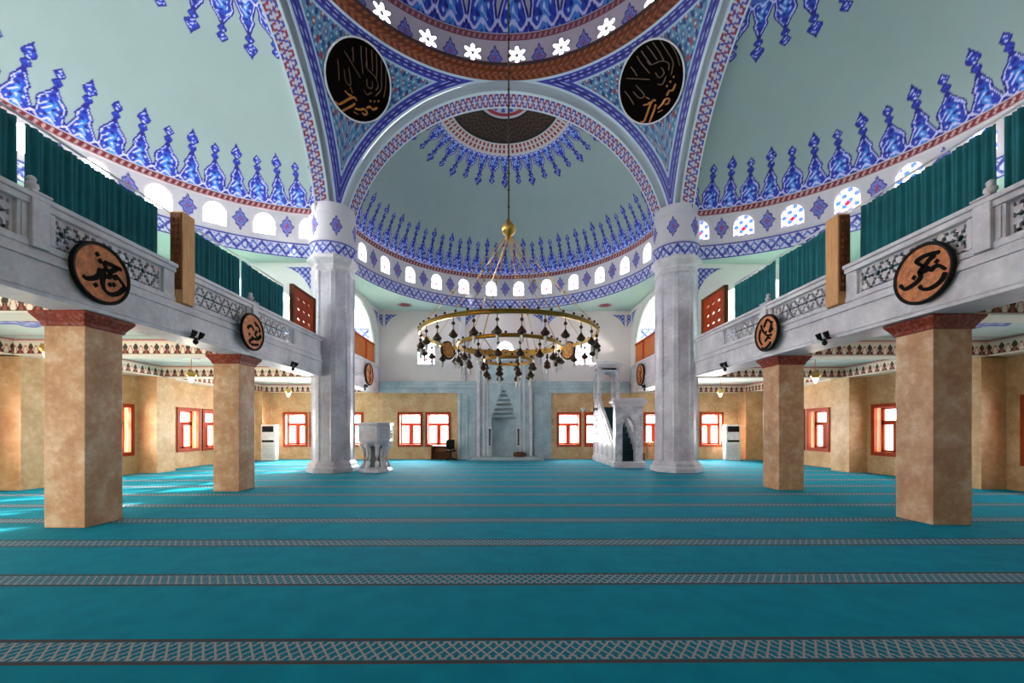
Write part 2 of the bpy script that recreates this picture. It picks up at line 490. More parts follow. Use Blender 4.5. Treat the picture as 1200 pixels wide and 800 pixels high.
ZB0, ZB1 = 7.65, 8.15
STEP = R(13.5)
def drum(name, cx, cy, dirang, vis, offs, glass, label, hw, skip):
    ph = phis(vis, (-pi / 2, pi / 2), .0045, .03)
    zz = np.linspace(ZB0, ZR + .02, 72)
    PH, Z = np.meshgrid(ph, zz, indexing='ij')
    rad = RD - np.where(Z > 9.2, .07, 0) - np.where((Z > 8.15) & (Z < 8.2), .03, 0)
    P = np.stack([cx + rad * np.cos(PH + dirang), cy + rad * np.sin(PH + dirang), Z], -1)
    C = np.empty(P.shape); C[:] = WALLW
    s = PH * RD
    band_blue(C, s, (Z - ZB0) / (ZB1 - ZB0))
    rope(C, s, (Z - 9.2) / .2)
    k = (PH / STEP - offs); d0 = (k - np.round(k)) * STEP * RD
    k2 = k + .5; d1 = (k2 - np.round(k2)) * STEP * RD
    diamond(C, d1, Z - 8.72, .22, .36)
    nsel = np.abs(PH) < R(82)
    hole = arch_hole(d0, Z, hw, WZ0, WZ1) & nsel
    frm = arch_hole(d0, Z, hw + .05, WZ0 - .05, WZ1 + .06) & nsel & ~hole
    put(C, frm, (216, 206, 214))
    hc = hole[:-1, :-1] & hole[1:, 1:] & hole[1:, :-1] & hole[:-1, 1:]
    grid(name, P, C, PAINT, mask=~hc, kind='structure', label=label)
    for i in range(-8, 9):
        a = (i + offs) * STEP
        if abs(a) > R(81) or skip(a): continue
        aa = a + dirang
        arched_window(cx + (RD + .02) * cos(aa), cy + (RD + .02) * sin(aa), aa, glass, hw=hw)
drum('wall_front_drum', 0, YF + .1, pi / 2, (-1.5, 1.5), .5, GL_F, 'curved white band with arched windows under the half dome behind the chandelier', .27, lambda a: False)
drum('wall_left_drum', -XS, YC, pi, (-1.57, .32), 0, GL_L, 'curved white band with sunlit arched windows above the left gallery', .33, lambda a: False)
drum('wall_right_drum', XS, YC, 0, (-.32, 1.57), 0, GL_R, 'curved white band with stained glass windows above the right gallery', .33, lambda a: False)

# soffits outside the drums ------------------------------------
def soffit(name, cx, cy, dirang, x0, x1, y0, y1, spots=()):
    ph = np.linspace(-pi / 2, pi / 2, 181); tt = np.linspace(0, 1, 40)
    PH, T = np.meshgrid(ph, tt, indexing='ij')
    dx, dy = np.cos(PH + dirang), np.sin(PH + dirang)
    with np.errstate(divide='ignore', invalid='ignore'):
        tx = np.where(dx > 1e-6, (x1 - cx) / dx, np.where(dx < -1e-6, (x0 - cx) / dx, 1e9))
        ty = np.where(dy > 1e-6, (y1 - cy) / dy, np.where(dy < -1e-6, (y0 - cy) / dy, 1e9))
    rm = np.maximum(np.minimum(tx, ty), RD)
    rr = RD * (1 - T) + rm * T
    z = ZB0 - .05 * np.minimum(T * 3, 1)
    P = np.stack([cx + rr * dx, cy + rr * dy, np.broadcast_to(z, rr.shape)], -1)
    C = np.empty(P.shape); C[:] = MINT
    for (a, b) in spots:
        d = np.hypot(P[..., 0] - a, P[..., 1] - b)
        put(C, d < .30, (150, 70, 84)); put(C, d < .16, (120, 44, 60))
    grid(name, P, C, PAINT, kind='structure', label=None)
soffit('ceiling_soffit_front', 0, YF + .1, pi / 2, -6.7, 6.7, YF + .1, 21.1, ((-4.9, 20.05), (4.9, 20.05)))
soffit('ceiling_soffit_left', -XS, YC, pi, -13.2, -XS, 2.4, YF + .3)
soffit('ceiling_soffit_right', XS, YC, 0, XS, 13.2, 2.4, YF + .3)

# arches --------------------------------------------------------
def arch(name, toworld, label):
    """profile swept along the arch; toworld(side, depth, z) -> xyz"""
    s = np.concatenate([np.linspace(0, .5, 60), np.linspace(.5, 1, 40)[1:]])
    a = np.linspace(-1, 1, 620)
    A, S = np.meshgrid(a, s, indexing='ij')
    rib = np.where(S < .46, .035 * np.cos(S * 2 * pi / .115), 0)
    r = 6.1 - .25 * S + rib; c = 8.1 - .28 * S
    amax = np.arccos(np.clip((8.9 - c) / r, -1, 1))
    ang = A * amax
    dep = np.where(S < .5, S * .3, .15 + (S - .5) * .9)
    side = r * np.sin(ang); z = c + r * np.cos(ang)
    side = np.concatenate([side, (r[:, -1:] + .9) * np.sin(ang[:, -1:])], 1); z = np.concatenate([z, c[:, -1:] + (r[:, -1:] + .9) * np.cos(ang[:, -1:])], 1)
    dep = np.concatenate([dep, dep[:, -1:] + .02], 1); ang = np.concatenate([ang, ang[:, -1:]], 1); S = np.concatenate([S, S[:, -1:] + .01], 1)
    P = toworld(side, dep, z)
    C = np.empty(P.shape); C[:] = (178, 186, 194)
    put(C, (S < .46) & (np.cos(S * 2 * pi / .115) > .5), (150, 156, 168))
    redband(C, ang * 5.9, (S - .52) / .46)
    put(C, (S > .44) & (S < .52), (204, 222, 226))
    # red jewel in the middle of the arch
    return grid(name, P, C, PAINT, kind='structure', label=label)
arch('ceiling_arch', lambda s, d, z: np.stack([s, YF + d, z], -1), 'arch with red and blue scroll band in front of the niche half dome')
arch('ceiling_arch', lambda s, d, z: np.stack([-XS - d, YC + s, z], -1), 'arch with red and blue scroll band before the left half dome')
arch('ceiling_arch', lambda s, d, z: np.stack([XS + d, YC + s, z], -1), 'arch with red and blue scroll band before the right half dome')

# pendentives ----------------------------------------------------
ZRING = ZS + 6.1
def pendentive(name, sx, sy, n, label):
    ph = np.linspace(.0, pi / 2, n)
    v = np.linspace(0, 1, int(n * .9))
    PH, V = np.meshgrid(ph, v, indexing='ij')
    big = np.maximum(np.cos(PH), np.sin(PH))
    tmax = np.arcsin(np.clip(1 / (sqrt(2) * big), 0, 1))
    T = pi / 4 + V * (tmax - pi / 4)
    x = RS * np.sin(T) * np.sin(PH); y = RS * np.sin(T) * np.cos(PH); z = ZS + RS * np.cos(T)
    P = np.stack([sx * x, YC + sy * y, z], -1)
    dring = (T - pi / 4) * RS
    darch = (6.1 - np.maximum(x, y)) * 1.414
    C = np.empty(P.shape); ok = np.ones(x.shape, bool)
    # local coordinates about the corner direction for the mosaic
    mosaic(C, (x - y) * .9, z, ok)
    d = np.minimum(dring, darch)
    s = np.where(dring < darch, PH * 6.1, z * 1.2)
    put(C, d < .40, (176, 196, 214))
    bl = (d < .34)
    put(C, bl, (62, 62, 160))
    kk = np.abs(((s / .26) % 1) - .5)
    put(C, bl & (np.abs(d - .19) < .07) & (kk < .25), (150, 156, 214))
    put(C, bl & (np.abs(d - .19) < .03), (40, 36, 120))
    put(C, d < .07, (196, 212, 224))
    return grid(name, P, C, PAINT2, kind='structure', label=label)
pendentive('ceiling_pendentive', -1, 1, 330, 'tiled corner triangle holding the black roundel left of the dome')
pendentive('ceiling_pendentive', 1, 1, 330, 'tiled corner triangle holding the black roundel right of the dome')
pendentive('ceiling_pendentive', -1, -1, 50, None)
pendentive('ceiling_pendentive', 1, -1, 50, None)

# main dome: cornice, drum with star windows, shell --------------
def ring_grid(name, prof, colf, n_vis=1400, label=None, mask=None, mat=PAINT):
    """prof: arrays r,z ; angles full circle, dense on the far side (+Y)"""
    ph = phis((pi / 2 - 1.25, pi / 2 + 1.25), (pi / 2 - pi, pi / 2 + pi), 2.5 / n_vis, .06)
    r, z = prof
    PH, Rr = np.meshgrid(ph, r, indexing='ij'); _, Z = np.meshgrid(ph, z, indexing='ij')
    P = np.stack([Rr * np.cos(PH), YC + Rr * np.sin(PH), Z], -1)
    C = np.empty(P.shape); C[:] = WALLW
    t = np.linspace(0, 1, len(r))[None, :] + 0 * PH
    hole = colf(C, PH, Rr, Z, t)
    hc = None
    if hole is not None: hc = ~(hole[:-1, :-1] & hole[1:, 1:] & hole[1:, :-1] & hole[:-1, 1:])
    return grid(name, P, C, mat, mask=hc, kind='structure', label=label)
def cornice_col(C, PH, Rr, Z, t):
    C[:] = (126, 62, 38)
    s = PH * 6.1
    k = np.sin(s * 26 + 2 * np.sin(t * 14)) * np.sin(t * 17)
    put(C, k > .35, (150, 84, 50)); put(C, k < -.5, (88, 38, 26))
    put(C, (t > .9), (70, 44, 44)); put(C, (t < .05), (150, 92, 66))
tt = np.linspace(0, 1, 40)
cr = 6.16 - .30 * tt + .05 * np.sin(tt * pi * 3); cz = 14.18 + .42 * tt
cr = np.concatenate([cr, [5.86, 6.2]]); cz = np.concatenate([cz, [14.66, 14.68]])
ring_grid('trim_1', (cr, cz), cornice_col, label='brown carved cornice ring at the foot of the main dome')
NST = 24; SOFF = R(90 - 4.0)
def star_hole(dx, dz, r):
    a = np.arctan2(dz, dx); q = np.hypot(dx, dz)
    return (q < r * (.74 + .26 * np.cos(6 * a + pi))) & (q > .07)
def drum_col(C, PH, Rr, Z, t):
    C[:] = (184, 172, 184)
    k = (PH - SOFF) / (2 * pi / NST); d0 = (k - np.round(k)) * (2 * pi / NST) * 6.15
    k2 = k + .5; d1 = (k2 - np.round(k2)) * (2 * pi / NST) * 6.15
    diamond(C, d1, Z - 15.05, .26, .46)
    rope(C, PH * 6.15, (Z - 15.68) / .28, .2, (128, 62, 74), (176, 128, 140))
    return star_hole(d0, Z - 15.17, .34)
ring_grid('wall_dome_drum', (np.full(60, 6.15), np.linspace(14.66, 15.98, 60)), drum_col, label='white ring with star shaped windows at the foot of the main dome')
def dome_col(C, PH, Rr, Z, t):
    C[:] = (166, 170, 172)
    s = 6.1 * np.arcsin(np.clip((Z - 15.96) / 6.1, 0, 1))
    crest(C, PH / (2 * pi) * 17 + .13, s / 4.6)
ta = np.linspace(0, pi / 2 - .01, 150)
ring_grid('ceiling_main_dome', (6.17 * np.cos(ta), 15.95 + 6.1 * np.sin(ta)), dome_col, label='main dome with large blue crests seen at the top of the picture')
GL_REAR_FILL = glass_mat('rear_fill_glass', 2.6, 0)  # emission of the added rear windows, out of view
GL_S = glass_mat('star_glass', 7, 0)
for i in range(NST):
    a = SOFF + i * 2 * pi / NST
    win_no[0] += 1
    w = empty('window_%d' % win_no[0], (6.185 * cos(a), YC + 6.185 * sin(a), 15.17), a - pi / 2, kind='structure')
    poly = [(.44 * cos(q), .44 * sin(q)) for q in np.linspace(0, 2 * pi, 37)[:-1]]
    mb = MB(); mb.prism(poly, lambda p, q, t: (p, .02 * t, q)); mb_local(mb, 'pane', GL_S, w)

# ------------------------------------------------------------------ walls with openings
def wall_cells(u0, u1, z0, z1, holes, f, t, name, mats, label=None):
    """f(u, d, z) -> xyz ; d=0 room face, d=t outside. mats [face, jamb]"""
    us = sorted({u0, u1} | {h[0] for h in holes} | {h[1] for h in holes})
    zs = sorted({z0, z1} | {h[2] for h in holes} | {h[3] for h in holes})
    mb = MB()
    for i in range(len(us) - 1):
        for j in range(len(zs) - 1):
            cu, cz_ = (us[i] + us[i + 1]) / 2, (zs[j] + zs[j + 1]) / 2
            if any(h[0] < cu < h[1] and h[2] < cz_ < h[3] for h in holes): continue
            for d in (0, t):
                mb.quad(f(us[i], d, zs[j]), f(us[i + 1], d, zs[j]), f(us[i + 1], d, zs[j + 1]), f(us[i], d, zs[j + 1]))
    for h in holes:
        a, b, c, d = h
        for (p, q) in (((a, c), (b, c)), ((b, c), (b, d)), ((b, d), (a, d)), ((a, d), (a, c))):
            mb.quad(f(p[0], 0, p[1]), f(q[0], 0, q[1]), f(q[0], t, q[1]), f(p[0], t, p[1]), 1)
    return mb.build(name, mats, kind='structure', label=label)
GLASS, nt_, b_ = newmat('clear_glass')
for n_ in list(nt_.nodes):
    if n_.type == 'BSDF_PRINCIPLED': nt_.nodes.remove(n_)
o_ = [n for n in nt_.nodes if n.type == 'OUTPUT_MATERIAL'][0]
tr_ = nt_.nodes.new('ShaderNodeBsdfTransparent'); gl_ = nt_.nodes.new('ShaderNodeBsdfGlossy'); gl_.inputs['Roughness'].default_value = .05
mx_ = nt_.nodes.new('ShaderNodeMixShader'); mx_.inputs[0].default_value = .06
nt_.links.new(tr_.outputs[0], mx_.inputs[1]); nt_.links.new(gl_.outputs[0], mx_.inputs[2]); nt_.links.new(mx_.outputs[0], o_.inputs[0])
JAMB = plain('window_reveal', (238, 214, 164), .6, 0, .03)
WB, WT = .68, 2.36
LIGHTS = []
def casement(u0, u1, f, normal, power, color, label):
    """wooden window: casing on the wall face, sashes deeper in the reveal"""
    win_no[0] += 1
    c = f((u0 + u1) / 2, 0, WB)
    root = empty('window_%d' % win_no[0], c, 0, kind='structure', label=label)
    mb = MB()
    def bar(mb, a, b, c_, d, e0, e1):
        P = [f(a, e0, c_), f(b, e0, c_), f(b, e1, c_), f(a, e1, c_), f(a, e0, d), f(b, e0, d), f(b, e1, d), f(a, e1, d)]
        mb.add(P, [(0, 1, 2, 3), (4, 5, 6, 7), (0, 1, 5, 4), (1, 2, 6, 5), (2, 3, 7, 6), (3, 0, 4, 7)])
    w = .13
    bar(mb, u0 - .03, u0 + w - .03, WB - .05, WT + .05, -.05, .06); bar(mb, u1 - w + .03, u1 + .03, WB - .05, WT + .05, -.05, .06)
    bar(mb, u0 + w - .03, u1 - w + .03, WT - w + .05, WT + .05, -.05, .06); bar(mb, u0 + w - .03, u1 - w + .03, WB - .05, WB + w - .05, -.05, .06)
    mb.build('casing', ORANGE, root)
    mb = MB(); e0, e1 = .26, .32
    a, b, c_, d = u0 + .02, u1 - .02, WB + .02, WT - .02; zt = WB + 1.02; um = (u0 + u1) / 2
    for (p, q, r_, s_) in ((a, a + .12, c_, d), (b - .12, b, c_, d), (a, b, d - .11, d), (a, b, c_, c_ + .13), (a, b, zt, zt + .14), (um - .11, um + .11, c_, zt)):
        bar(mb, p, q, r_, s_, e0, e1)
    mb.build('sash', ORANGE, root)
    mb = MB(); bar(mb, a + .05, b - .05, c_ + .05, d - .05, .285, .295); mb.build('pane', GLASS, root)
    # daylight outside the opening
    ld = bpy.data.lights.new('daylight', 'AREA'); ld.shape = 'RECTANGLE'; ld.size = (u1 - u0); ld.size_y = WT - WB
    ld.energy = power; ld.color = color
    lo = bpy.data.objects.new('daylight', ld); COL.objects.link(lo)
    p = f((u0 + u1) / 2, .55, (WB + WT) / 2); lo.location = p
    n = normal
    lo.rotation_euler = (pi / 2, 0, atan2(n[1], n[0]) - pi / 2)
    return root
YW = 21.0; XW = 12.9
fw = lambda u, d, z: (u, YW + d, z)
lw = lambda u, d, z: (-XW - d, u, z)
rw = lambda u, d, z: (XW + d, u, z)
FARW = [(-11.3, -10.12), (-9.96, -8.78), (-8.45, -7.27), (-5.47, -4.25), (-4.05, -2.82), (2.67, 3.87), (4.08, 5.28), (7.13, 8.3), (8.7, 9.86), (10.02, 11.2)]
SIDEW = [(-2.2, -1.0), (-.8, .4), (1.5, 2.7), (2.9, 4.1), (5.3, 6.3), (7.6, 8.75), (8.95, 10.1), (11.75, 12.95), (13.1, 14.27), (16.2, 17.35), (17.55, 18.7)]  # the rearmost ones are out of view, added to light the pillars
NEAR_FAR = ['leftmost on the far wall beside the air conditioner', 'just left of the left grey column', 'between the left grey column and the carved pulpit',
            'left of the pair between pulpit and niche', 'right of the pair between pulpit and niche', 'left of the pair between niche and minbar',
            'half hidden behind the marble minbar', 'just right of the marble minbar', 'behind the right grey column', 'beside the right air conditioner']
wall_cells(-13.2, 13.2, 0, 3.4, [(a, b, WB, WT) for a, b in FARW] + [(-.72, .60, 0, 3.4)], fw, .4, 'wall_front', [TRAV2, JAMB], 'beige travertine far wall pierced by orange wooden windows')
for (a, b), nm in zip(FARW, NEAR_FAR): casement(a, b, fw, (0, -1), 30 if 4 < a < 5 else 190 if 2 < a < 4 else 330, (1, .98, .95), 'orange wooden window ' + nm)
wall_cells(-3.6, 21.4, 0, 3.4, [(a, b, WB, WT) for a, b in SIDEW], lw, .4, 'wall_left', [TRAV2, JAMB])
wall_cells(-3.6, 21.4, 0, 3.4, [(a, b, WB, WT) for a, b in SIDEW], rw, .4, 'wall_right', [TRAV2, JAMB])
for i, (a, b) in enumerate(SIDEW):
    casement(a, b, lw, (1, 0), 40 if a < 5 else 100, (1, .93, .8), None); casement(a, b, rw, (-1, 0), 6 if a < 5 else 30, (.95, .97, 1), None)
# upper outer walls and back wall
mb = MB(); mb.box(-13.3, -12.9, -3.6, 21.4, 3.4, 7.7); mb.build('wall_left_upper', MINTM, kind='structure')
mb = MB(); mb.box(12.9, 13.3, -3.6, 21.4, 3.4, 7.7); mb.build('wall_right_upper', MINTM, kind='structure')
bw = lambda u, d, z: (u, -3.6 - d, z)
BACK_FILLW = [(-11.9, -10.7), (-10.4, -9.2), (-8.7, -7.5)]  # unseen windows, added to brighten the left pillar fronts
wall_cells(-13.3, 13.3, 0, 7.7, [(a, b, WB, WT) for a, b in BACK_FILLW], bw, .4, 'wall_back', [TRAV2, JAMB])
for a, b in BACK_FILLW: casement(a, b, bw, (0, 1), 330, (1, .95, .85), None)
for sx, nm in ((-1, 'left'), (1, 'right')):
    mb = MB(); mb.box(sx * 6.5, sx * 13.3, 15.0, 21.4, 7.66, 7.8); mb.build('ceiling_corner_' + nm, MINTM, kind='structure')
mb = MB(); mb.box(-13.3, 13.3, -3.6, 2.5, 7.7, 7.9); mb.build('ceiling_back', MINTM, kind='structure')
mb = MB(); mb.box(-7.2, 7.2, 2.3, 2.5, 7.7, 16); mb.box(-7.2, -5.9, 2.5, 2.72, 7.7, 16); mb.box(5.9, 7.2, 2.5, 2.72, 7.7, 16); mb.build('wall_back_upper', MINTM, kind='structure')
for i in range(7):
    arched_window(-4.8 + i * 1.6, 2.52, -pi / 2, GL_REAR_FILL, 8.6, 10.4, .5)  # unseen glowing windows, added as fill for surfaces facing the camera

# pilasters on the outer walls
for sx in (-1, 1):
    for (a, b) in ((10.45, 11.2), (14.5, 15.3), (20.3, 21.0)):
        x0 = 12.25 if b < 20 else 11.98
        mb = MB(); mb.box(sx * x0, sx * 12.92, a, b, 0, 3.42)
        mb.build('trim_pilaster', TRAV2, kind='structure')

# far wall, upper part: plaster with painted lunettes and arched windows
def spandrel(C, dx, dz, size=1.0):
    q = np.hypot(dx - size, dz - size)
    ok = (dx > .06) & (dz > .06) & (dx < size) & (dz < size) & (q > size * .98)
    k = np.sin(dx * 30) * np.sin(dz * 30)
    put(C, ok, (92, 104, 178)); put(C, ok & (k > .3), (176, 184, 220)); put(C, ok & (k < -.4), (56, 60, 150))
u = np.linspace(-6.7, 6.7, 560); z = np.linspace(3.4, 7.66, 190)
U, Z = np.meshgrid(u, z, indexing='ij')
P = np.stack([U, np.full(U.shape, YW), Z], -1); C = np.empty(P.shape); C[:] = PLAS
for e in (-6.2, -2.1, 2.1, 6.2):
    for sgn in (-1, 1): spandrel(C, (U - e) * sgn, 7.45 - Z, 1.0)
hole = np.zeros(U.shape, bool)
for c_ in (-4.05, 0, 4.05): hole |= arch_hole(U - c_, Z, .45, 4.85, 6.1)
hc = ~(hole[:-1, :-1] & hole[1:, 1:] & hole[1:, :-1] & hole[:-1, 1:])
grid('wall_front_upper', P, C, PAINT, mask=hc, kind='structure', label='pale plaster wall above the marble ledge with three arched windows')
for c_, nm in ((-4.05, 'left of'), (0, 'above the niche behind'), (4.05, 'right of')):
    arched_window(c_, YW + .02, pi / 2, GL_F, 4.85, 6.1, .45, 'tall bright arched window %s the chandelier' % nm)
mb = MB()
for e in (-2.15, 2.05): mb.box(e - .13, e + .13, YW - .12, YW + .01, 3.95, 7.4)
mb.build('trim_2', MARBLE_W, kind='structure', bevel=.02)
for k_, (a, b) in enumerate(((-6.3, -1.42), (1.36, 6.3))):
    mb = MB(); mb.box(a, b, YW - .16, YW, 3.38, 3.62); mb.box(a, b, YW - .26, YW, 3.62, 3.80); mb.box(a, b, YW - .2, YW, 3.80, 3.96)
    mb.build('trim_%d' % (3 + k_), MIHRABM, kind='structure', label='grey marble ledge along the far wall', bevel=.02)
# aisle ends of the upper far wall
for sx, nm in ((-1, 'left'), (1, 'right')):
    u = np.linspace(6.5, 13.2, 220); z = np.linspace(3.4, 7.66, 140)
    U, Z = np.meshgrid(u, z, indexing='ij')
    P = np.stack([sx * U, np.full(U.shape, YW), Z], -1); C = np.empty(P.shape); C[:] = (226, 226, 222)
    band_blue(C, U, (Z - 6.1) / .6, .7)
    grid('wall_front_gallery_' + nm, P, C, PAINT, kind='structure')

# transverse walls at the front columns, with an arch through to the corner bays
for sx, nm in ((-1, 'left'), (1, 'right')):
    u = np.linspace(6.9, 13.0, 260); z = np.linspace(3.8, 7.64, 160)
    U, Z = np.meshgrid(u, z, indexing='ij')
    P = np.stack([sx * U, np.full(U.shape, 15.1), Z], -1); C = np.empty(P.shape); C[:] = (222, 224, 220)
    cxa, hwA, zsp, rz = 9.85, 2.55, 5.3, 1.75
    q = ((U - cxa) / hwA) ** 2 + (np.maximum(Z - zsp, 0) / rz) ** 2
    hole = (q < 1)
    spandrel(C, U - 7.0, 7.5 - Z, 1.3); spandrel(C, 12.85 - U, 7.5 - Z, 1.3)
    hc = ~(hole[:-1, :-1] & hole[1:, 1:] & hole[1:, :-1] & hole[:-1, 1:])
    grid('wall_%s_cross' % nm, P, C, PAINT, mask=hc, kind='structure', sol=.3)
    # side wall of the niche bay with its arch
    u = np.linspace(15.6, 21.0, 230); z = np.linspace(4.72, 7.64, 130)
    U, Z = np.meshgrid(u, z, indexing='ij')
    P = np.stack([np.full(U.shape, sx * 6.58), U, Z], -1); C = np.empty(P.shape); C[:] = (214, 214, 210)
    q = ((U - 18.2) / 2.25) ** 2 + (np.maximum(Z - 5.5, 0) / 1.9) ** 2
    hole = q < 1
    spandrel(C, 20.85 - U, 7.5 - Z, 1.1); spandrel(C, U - 15.75, 7.5 - Z, 1.1)
    hc = ~(hole[:-1, :-1] & hole[1:, 1:] & hole[1:, :-1] & hole[:-1, 1:])
    grid('wall_%s_niche_bay' % nm, P, C, PAINT, mask=hc, kind='structure', sol=.25)
    # gallery outer wall ornament seen through that arch
    u = np.linspace(15.3, 21, 150); z = np.linspace(4.0, 7.62, 100)
    U, Z = np.meshgrid(u, z, indexing='ij')
    P = np.stack([np.full(U.shape, sx * 12.87), U, Z], -1); C = np.empty(P.shape); C[:] = (228, 232, 228)
    band_blue(C, U, (Z - 5.6) / .5, .8); diamond(C, U - 18.5, Z - 6.8, .5, .6)
    grid('wall_%s_gallery' % nm, P, C, PAINT, kind='structure')

# ------------------------------------------------------------------ gallery slab, aisle ceilings and painted beams
def frieze(C, s, t):
    """row of tulips: t 0 bottom .. 1 top, s metres"""
    put(C, t >= 0, (238, 226, 206))
    per = .26
    x = np.abs(((s / per) % 1) - .5) * 2
    put(C, (t > .90), (196, 130, 120)); put(C, (t > .78) & (t < .9), (236, 212, 196))
    ok = (t > .10) & (t < .76); q = (t - .10) / .66
    put(C, ok & (x > 1 - .75 * (1 - q)) & (q < .8), (206, 120, 96))
    put(C, ok & (x > 1 - .45 * (1 - q)) & (q < .62), (244, 226, 206))
    w = np.interp(q, [0, .15, .3, .42, .55, .7, .85, 1], [.75, .6, .3, .34, .5, .42, .22, 0])
    put(C, ok & (x < w), (74, 58, 48)); put(C, ok & (x < w * .35) & (q < .4), (178, 84, 66))
    put(C, (t > .075) & (t < .12), (120, 66, 58))
ZC, ZBM = 3.80, 3.40
BEAMS = [6.55, 10.3, 14.75]
for sx, nm in ((-1, 'left'), (1, 'right')):
    # ceiling with rosettes
    u = np.linspace(6.9, 12.95, 170); y = np.linspace(-3.5, 21.0, 600)
    U, Y = np.meshgrid(u, y, indexing='ij')
    P = np.stack([sx * U, Y, np.full(U.shape, ZC)], -1); C = np.empty(P.shape); C[:] = (206, 222, 214)
    for (cxr, cyr) in ((9.9, 4.6), (9.9, 8.45), (9.9, 12.5), (9.9, 18)):
        d = np.hypot((U - cxr) * .7, (Y - cyr)); a = np.arctan2(Y - cyr, (U - cxr) * .7)
        rr = .72 + .1 * np.cos(12 * a)
        put(C, d < rr, (96, 112, 190)); put(C, (d < rr * .8) & (np.sin(a * 12) * np.sin(d * 20) > 0), (178, 188, 222)); put(C, d < .2, (150, 70, 80))
        bx = np.maximum(np.abs(U - cxr) / 2.6, np.abs(Y - cyr) / 1.5)
        put(C, (bx > .96) & (bx < 1.0), (176, 120, 124))
    grid('ceiling_aisle_' + nm, P, C, PAINT, kind='structure')
    mb = MB(); mb.box(sx * 7.0, sx * 12.95, -3.5, 21, 3.81, 4.0); mb.build('floor_gallery_' + nm, MINTM, kind='structure')
    # transverse beams
    for yb in BEAMS + [20.86]:
        u = np.linspace(6.95, 12.95, 420); t = np.linspace(0, 1, 34)
        U, T = np.meshgrid(u, t, indexing='ij')
        P = np.stack([sx * U, np.full(U.shape, yb), ZBM + T * (ZC - ZBM)], -1); C = np.empty(P.shape); frieze(C, U, T)
        o = grid('ceiling_beam_' + nm, P, C, PAINT, kind='structure')
        mb = MB(); mb.box(sx * 6.95, sx * 12.95, yb + .004, yb + (.5 if yb < 20 else .14), ZBM, ZC); mb.build('ceiling_beam_' + nm, CREAM, kind='structure')
    # frieze along the outer wall
    y = np.linspace(-3.5, 21, 1700); t = np.linspace(0, 1, 34)
    Y, T = np.meshgrid(y, t, indexing='ij')
    P = np.stack([np.full(Y.shape, sx * 12.24), Y, ZBM + T * (ZC - ZBM)], -1); C = np.empty(P.shape); frieze(C, Y, T)
    grid('ceiling_frieze_' + nm, P, C, PAINT, kind='structure')
    mb = MB(); mb.box(sx * 12.245, sx * 12.95, -3.5, 21, ZBM, ZC); mb.build('ceiling_frieze_' + nm, CREAM, kind='structure')

# ------------------------------------------------------------------ pillars
XP = 6.66
def pillar():
    root = empty('stone_pillar', (0, 0, 0))
    mb = MB(); mb.box(-.32, .32, -.32, .32, 0, 3.22); mb_local(mb, 'shaft', TRAV, root, bevel=.012)
    mb = MB(); mb.lathe([(.34 * sqrt(2), 3.18), (.36 * sqrt(2), 3.24), (.44 * sqrt(2), 3.36), (.44 * sqrt(2), 3.40)], 0, 0, 4, rot=pi / 4)
    mb_local(mb, 'capital', REDCAP, root, bevel=.01)
    return root
p0 = pillar(); first = True
for sx, sd in ((-1, 'left'), (1, 'right')):
    for yb, nm in ((6.82, 'nearest the camera on the %s' % sd), (10.56, 'second from the camera on the %s, before the grey column' % sd)):
        o = p0 if first else dup(p0); first = False
        o.location = (-6.94 if sx < 0 else 7.26, yb + (.09 if sx > 0 else 0), 0)
        tag(o, 'beige pillar with red capital, ' + nm, 'pillar', 'square travertine pillars under the galleries')

# grey clustered columns
def column():
    root = empty('clustered_column', (0, 0, 0))
    mb = MB()
    mb.lathe([(.92, 0), (.92, .16), (.84, .22), (.84, .3), (.74, .42)], n=8, rot=pi / 8)
    mb_local(mb, 'base', MARBLE, root, bevel=.015)
    mb = MB()
    poly = []
    for i in range(8):
        a = i * pi / 4 + pi / 8
        for da, r in ((-.16, .70), (-.10, .745), (.10, .745), (.16, .70)):
            poly.append((r * cos(a + da), r * sin(a + da)))
    mb.prism(poly, lambda a, b, t: (a, b, .4 + 6.75 * t))
    mb_local(mb, 'shaft', MARBLE, root)
    mb = MB(); mb.lathe([(.72, 7.1), (.78, 7.16), (.78, 7.25), (.72, 7.3), (.74, 7.4), (.88, 7.55), (.90, 7.66), (.86, 7.7)], n=8, rot=pi / 8)
    mb_local(mb, 'capital', MARBLE_W, root, bevel=.01)
    ph = np.linspace(0, 2 * pi, 300); zz = np.linspace(7.66, 9.55, 80)
    PH, Z = np.meshgrid(ph, zz, indexing='ij')
    rad = .80 - .05 * (Z > 9.2) + .04 * ((Z > 8.15) & (Z < 8.2))
    P = np.stack([rad * np.cos(PH), rad * np.sin(PH), Z], -1); C = np.empty(P.shape); C[:] = WALLW
    band_blue(C, PH * .8, (Z - ZB0) / (ZB1 - ZB0))
    k = PH / (pi / 3); d1 = (k - np.round(k)) * pi / 3 * .8
    diamond(C, d1, Z - 8.72, .20, .34)
    grid('painted_drum', P, C, PAINT, parent=root)
    return root
c0 = column()
for i, sx in enumerate((-1, 1)):
    o = c0 if i == 0 else dup(c0)
    o.location = (sx * 6.34, 15.15, 0)
    tag(o, 'tall grey marble clustered column %s' % ('left of the niche beside the carved pulpit' if sx < 0 else 'right of the niche beside the minbar'), 'column', 'grey marble columns carrying the dome')

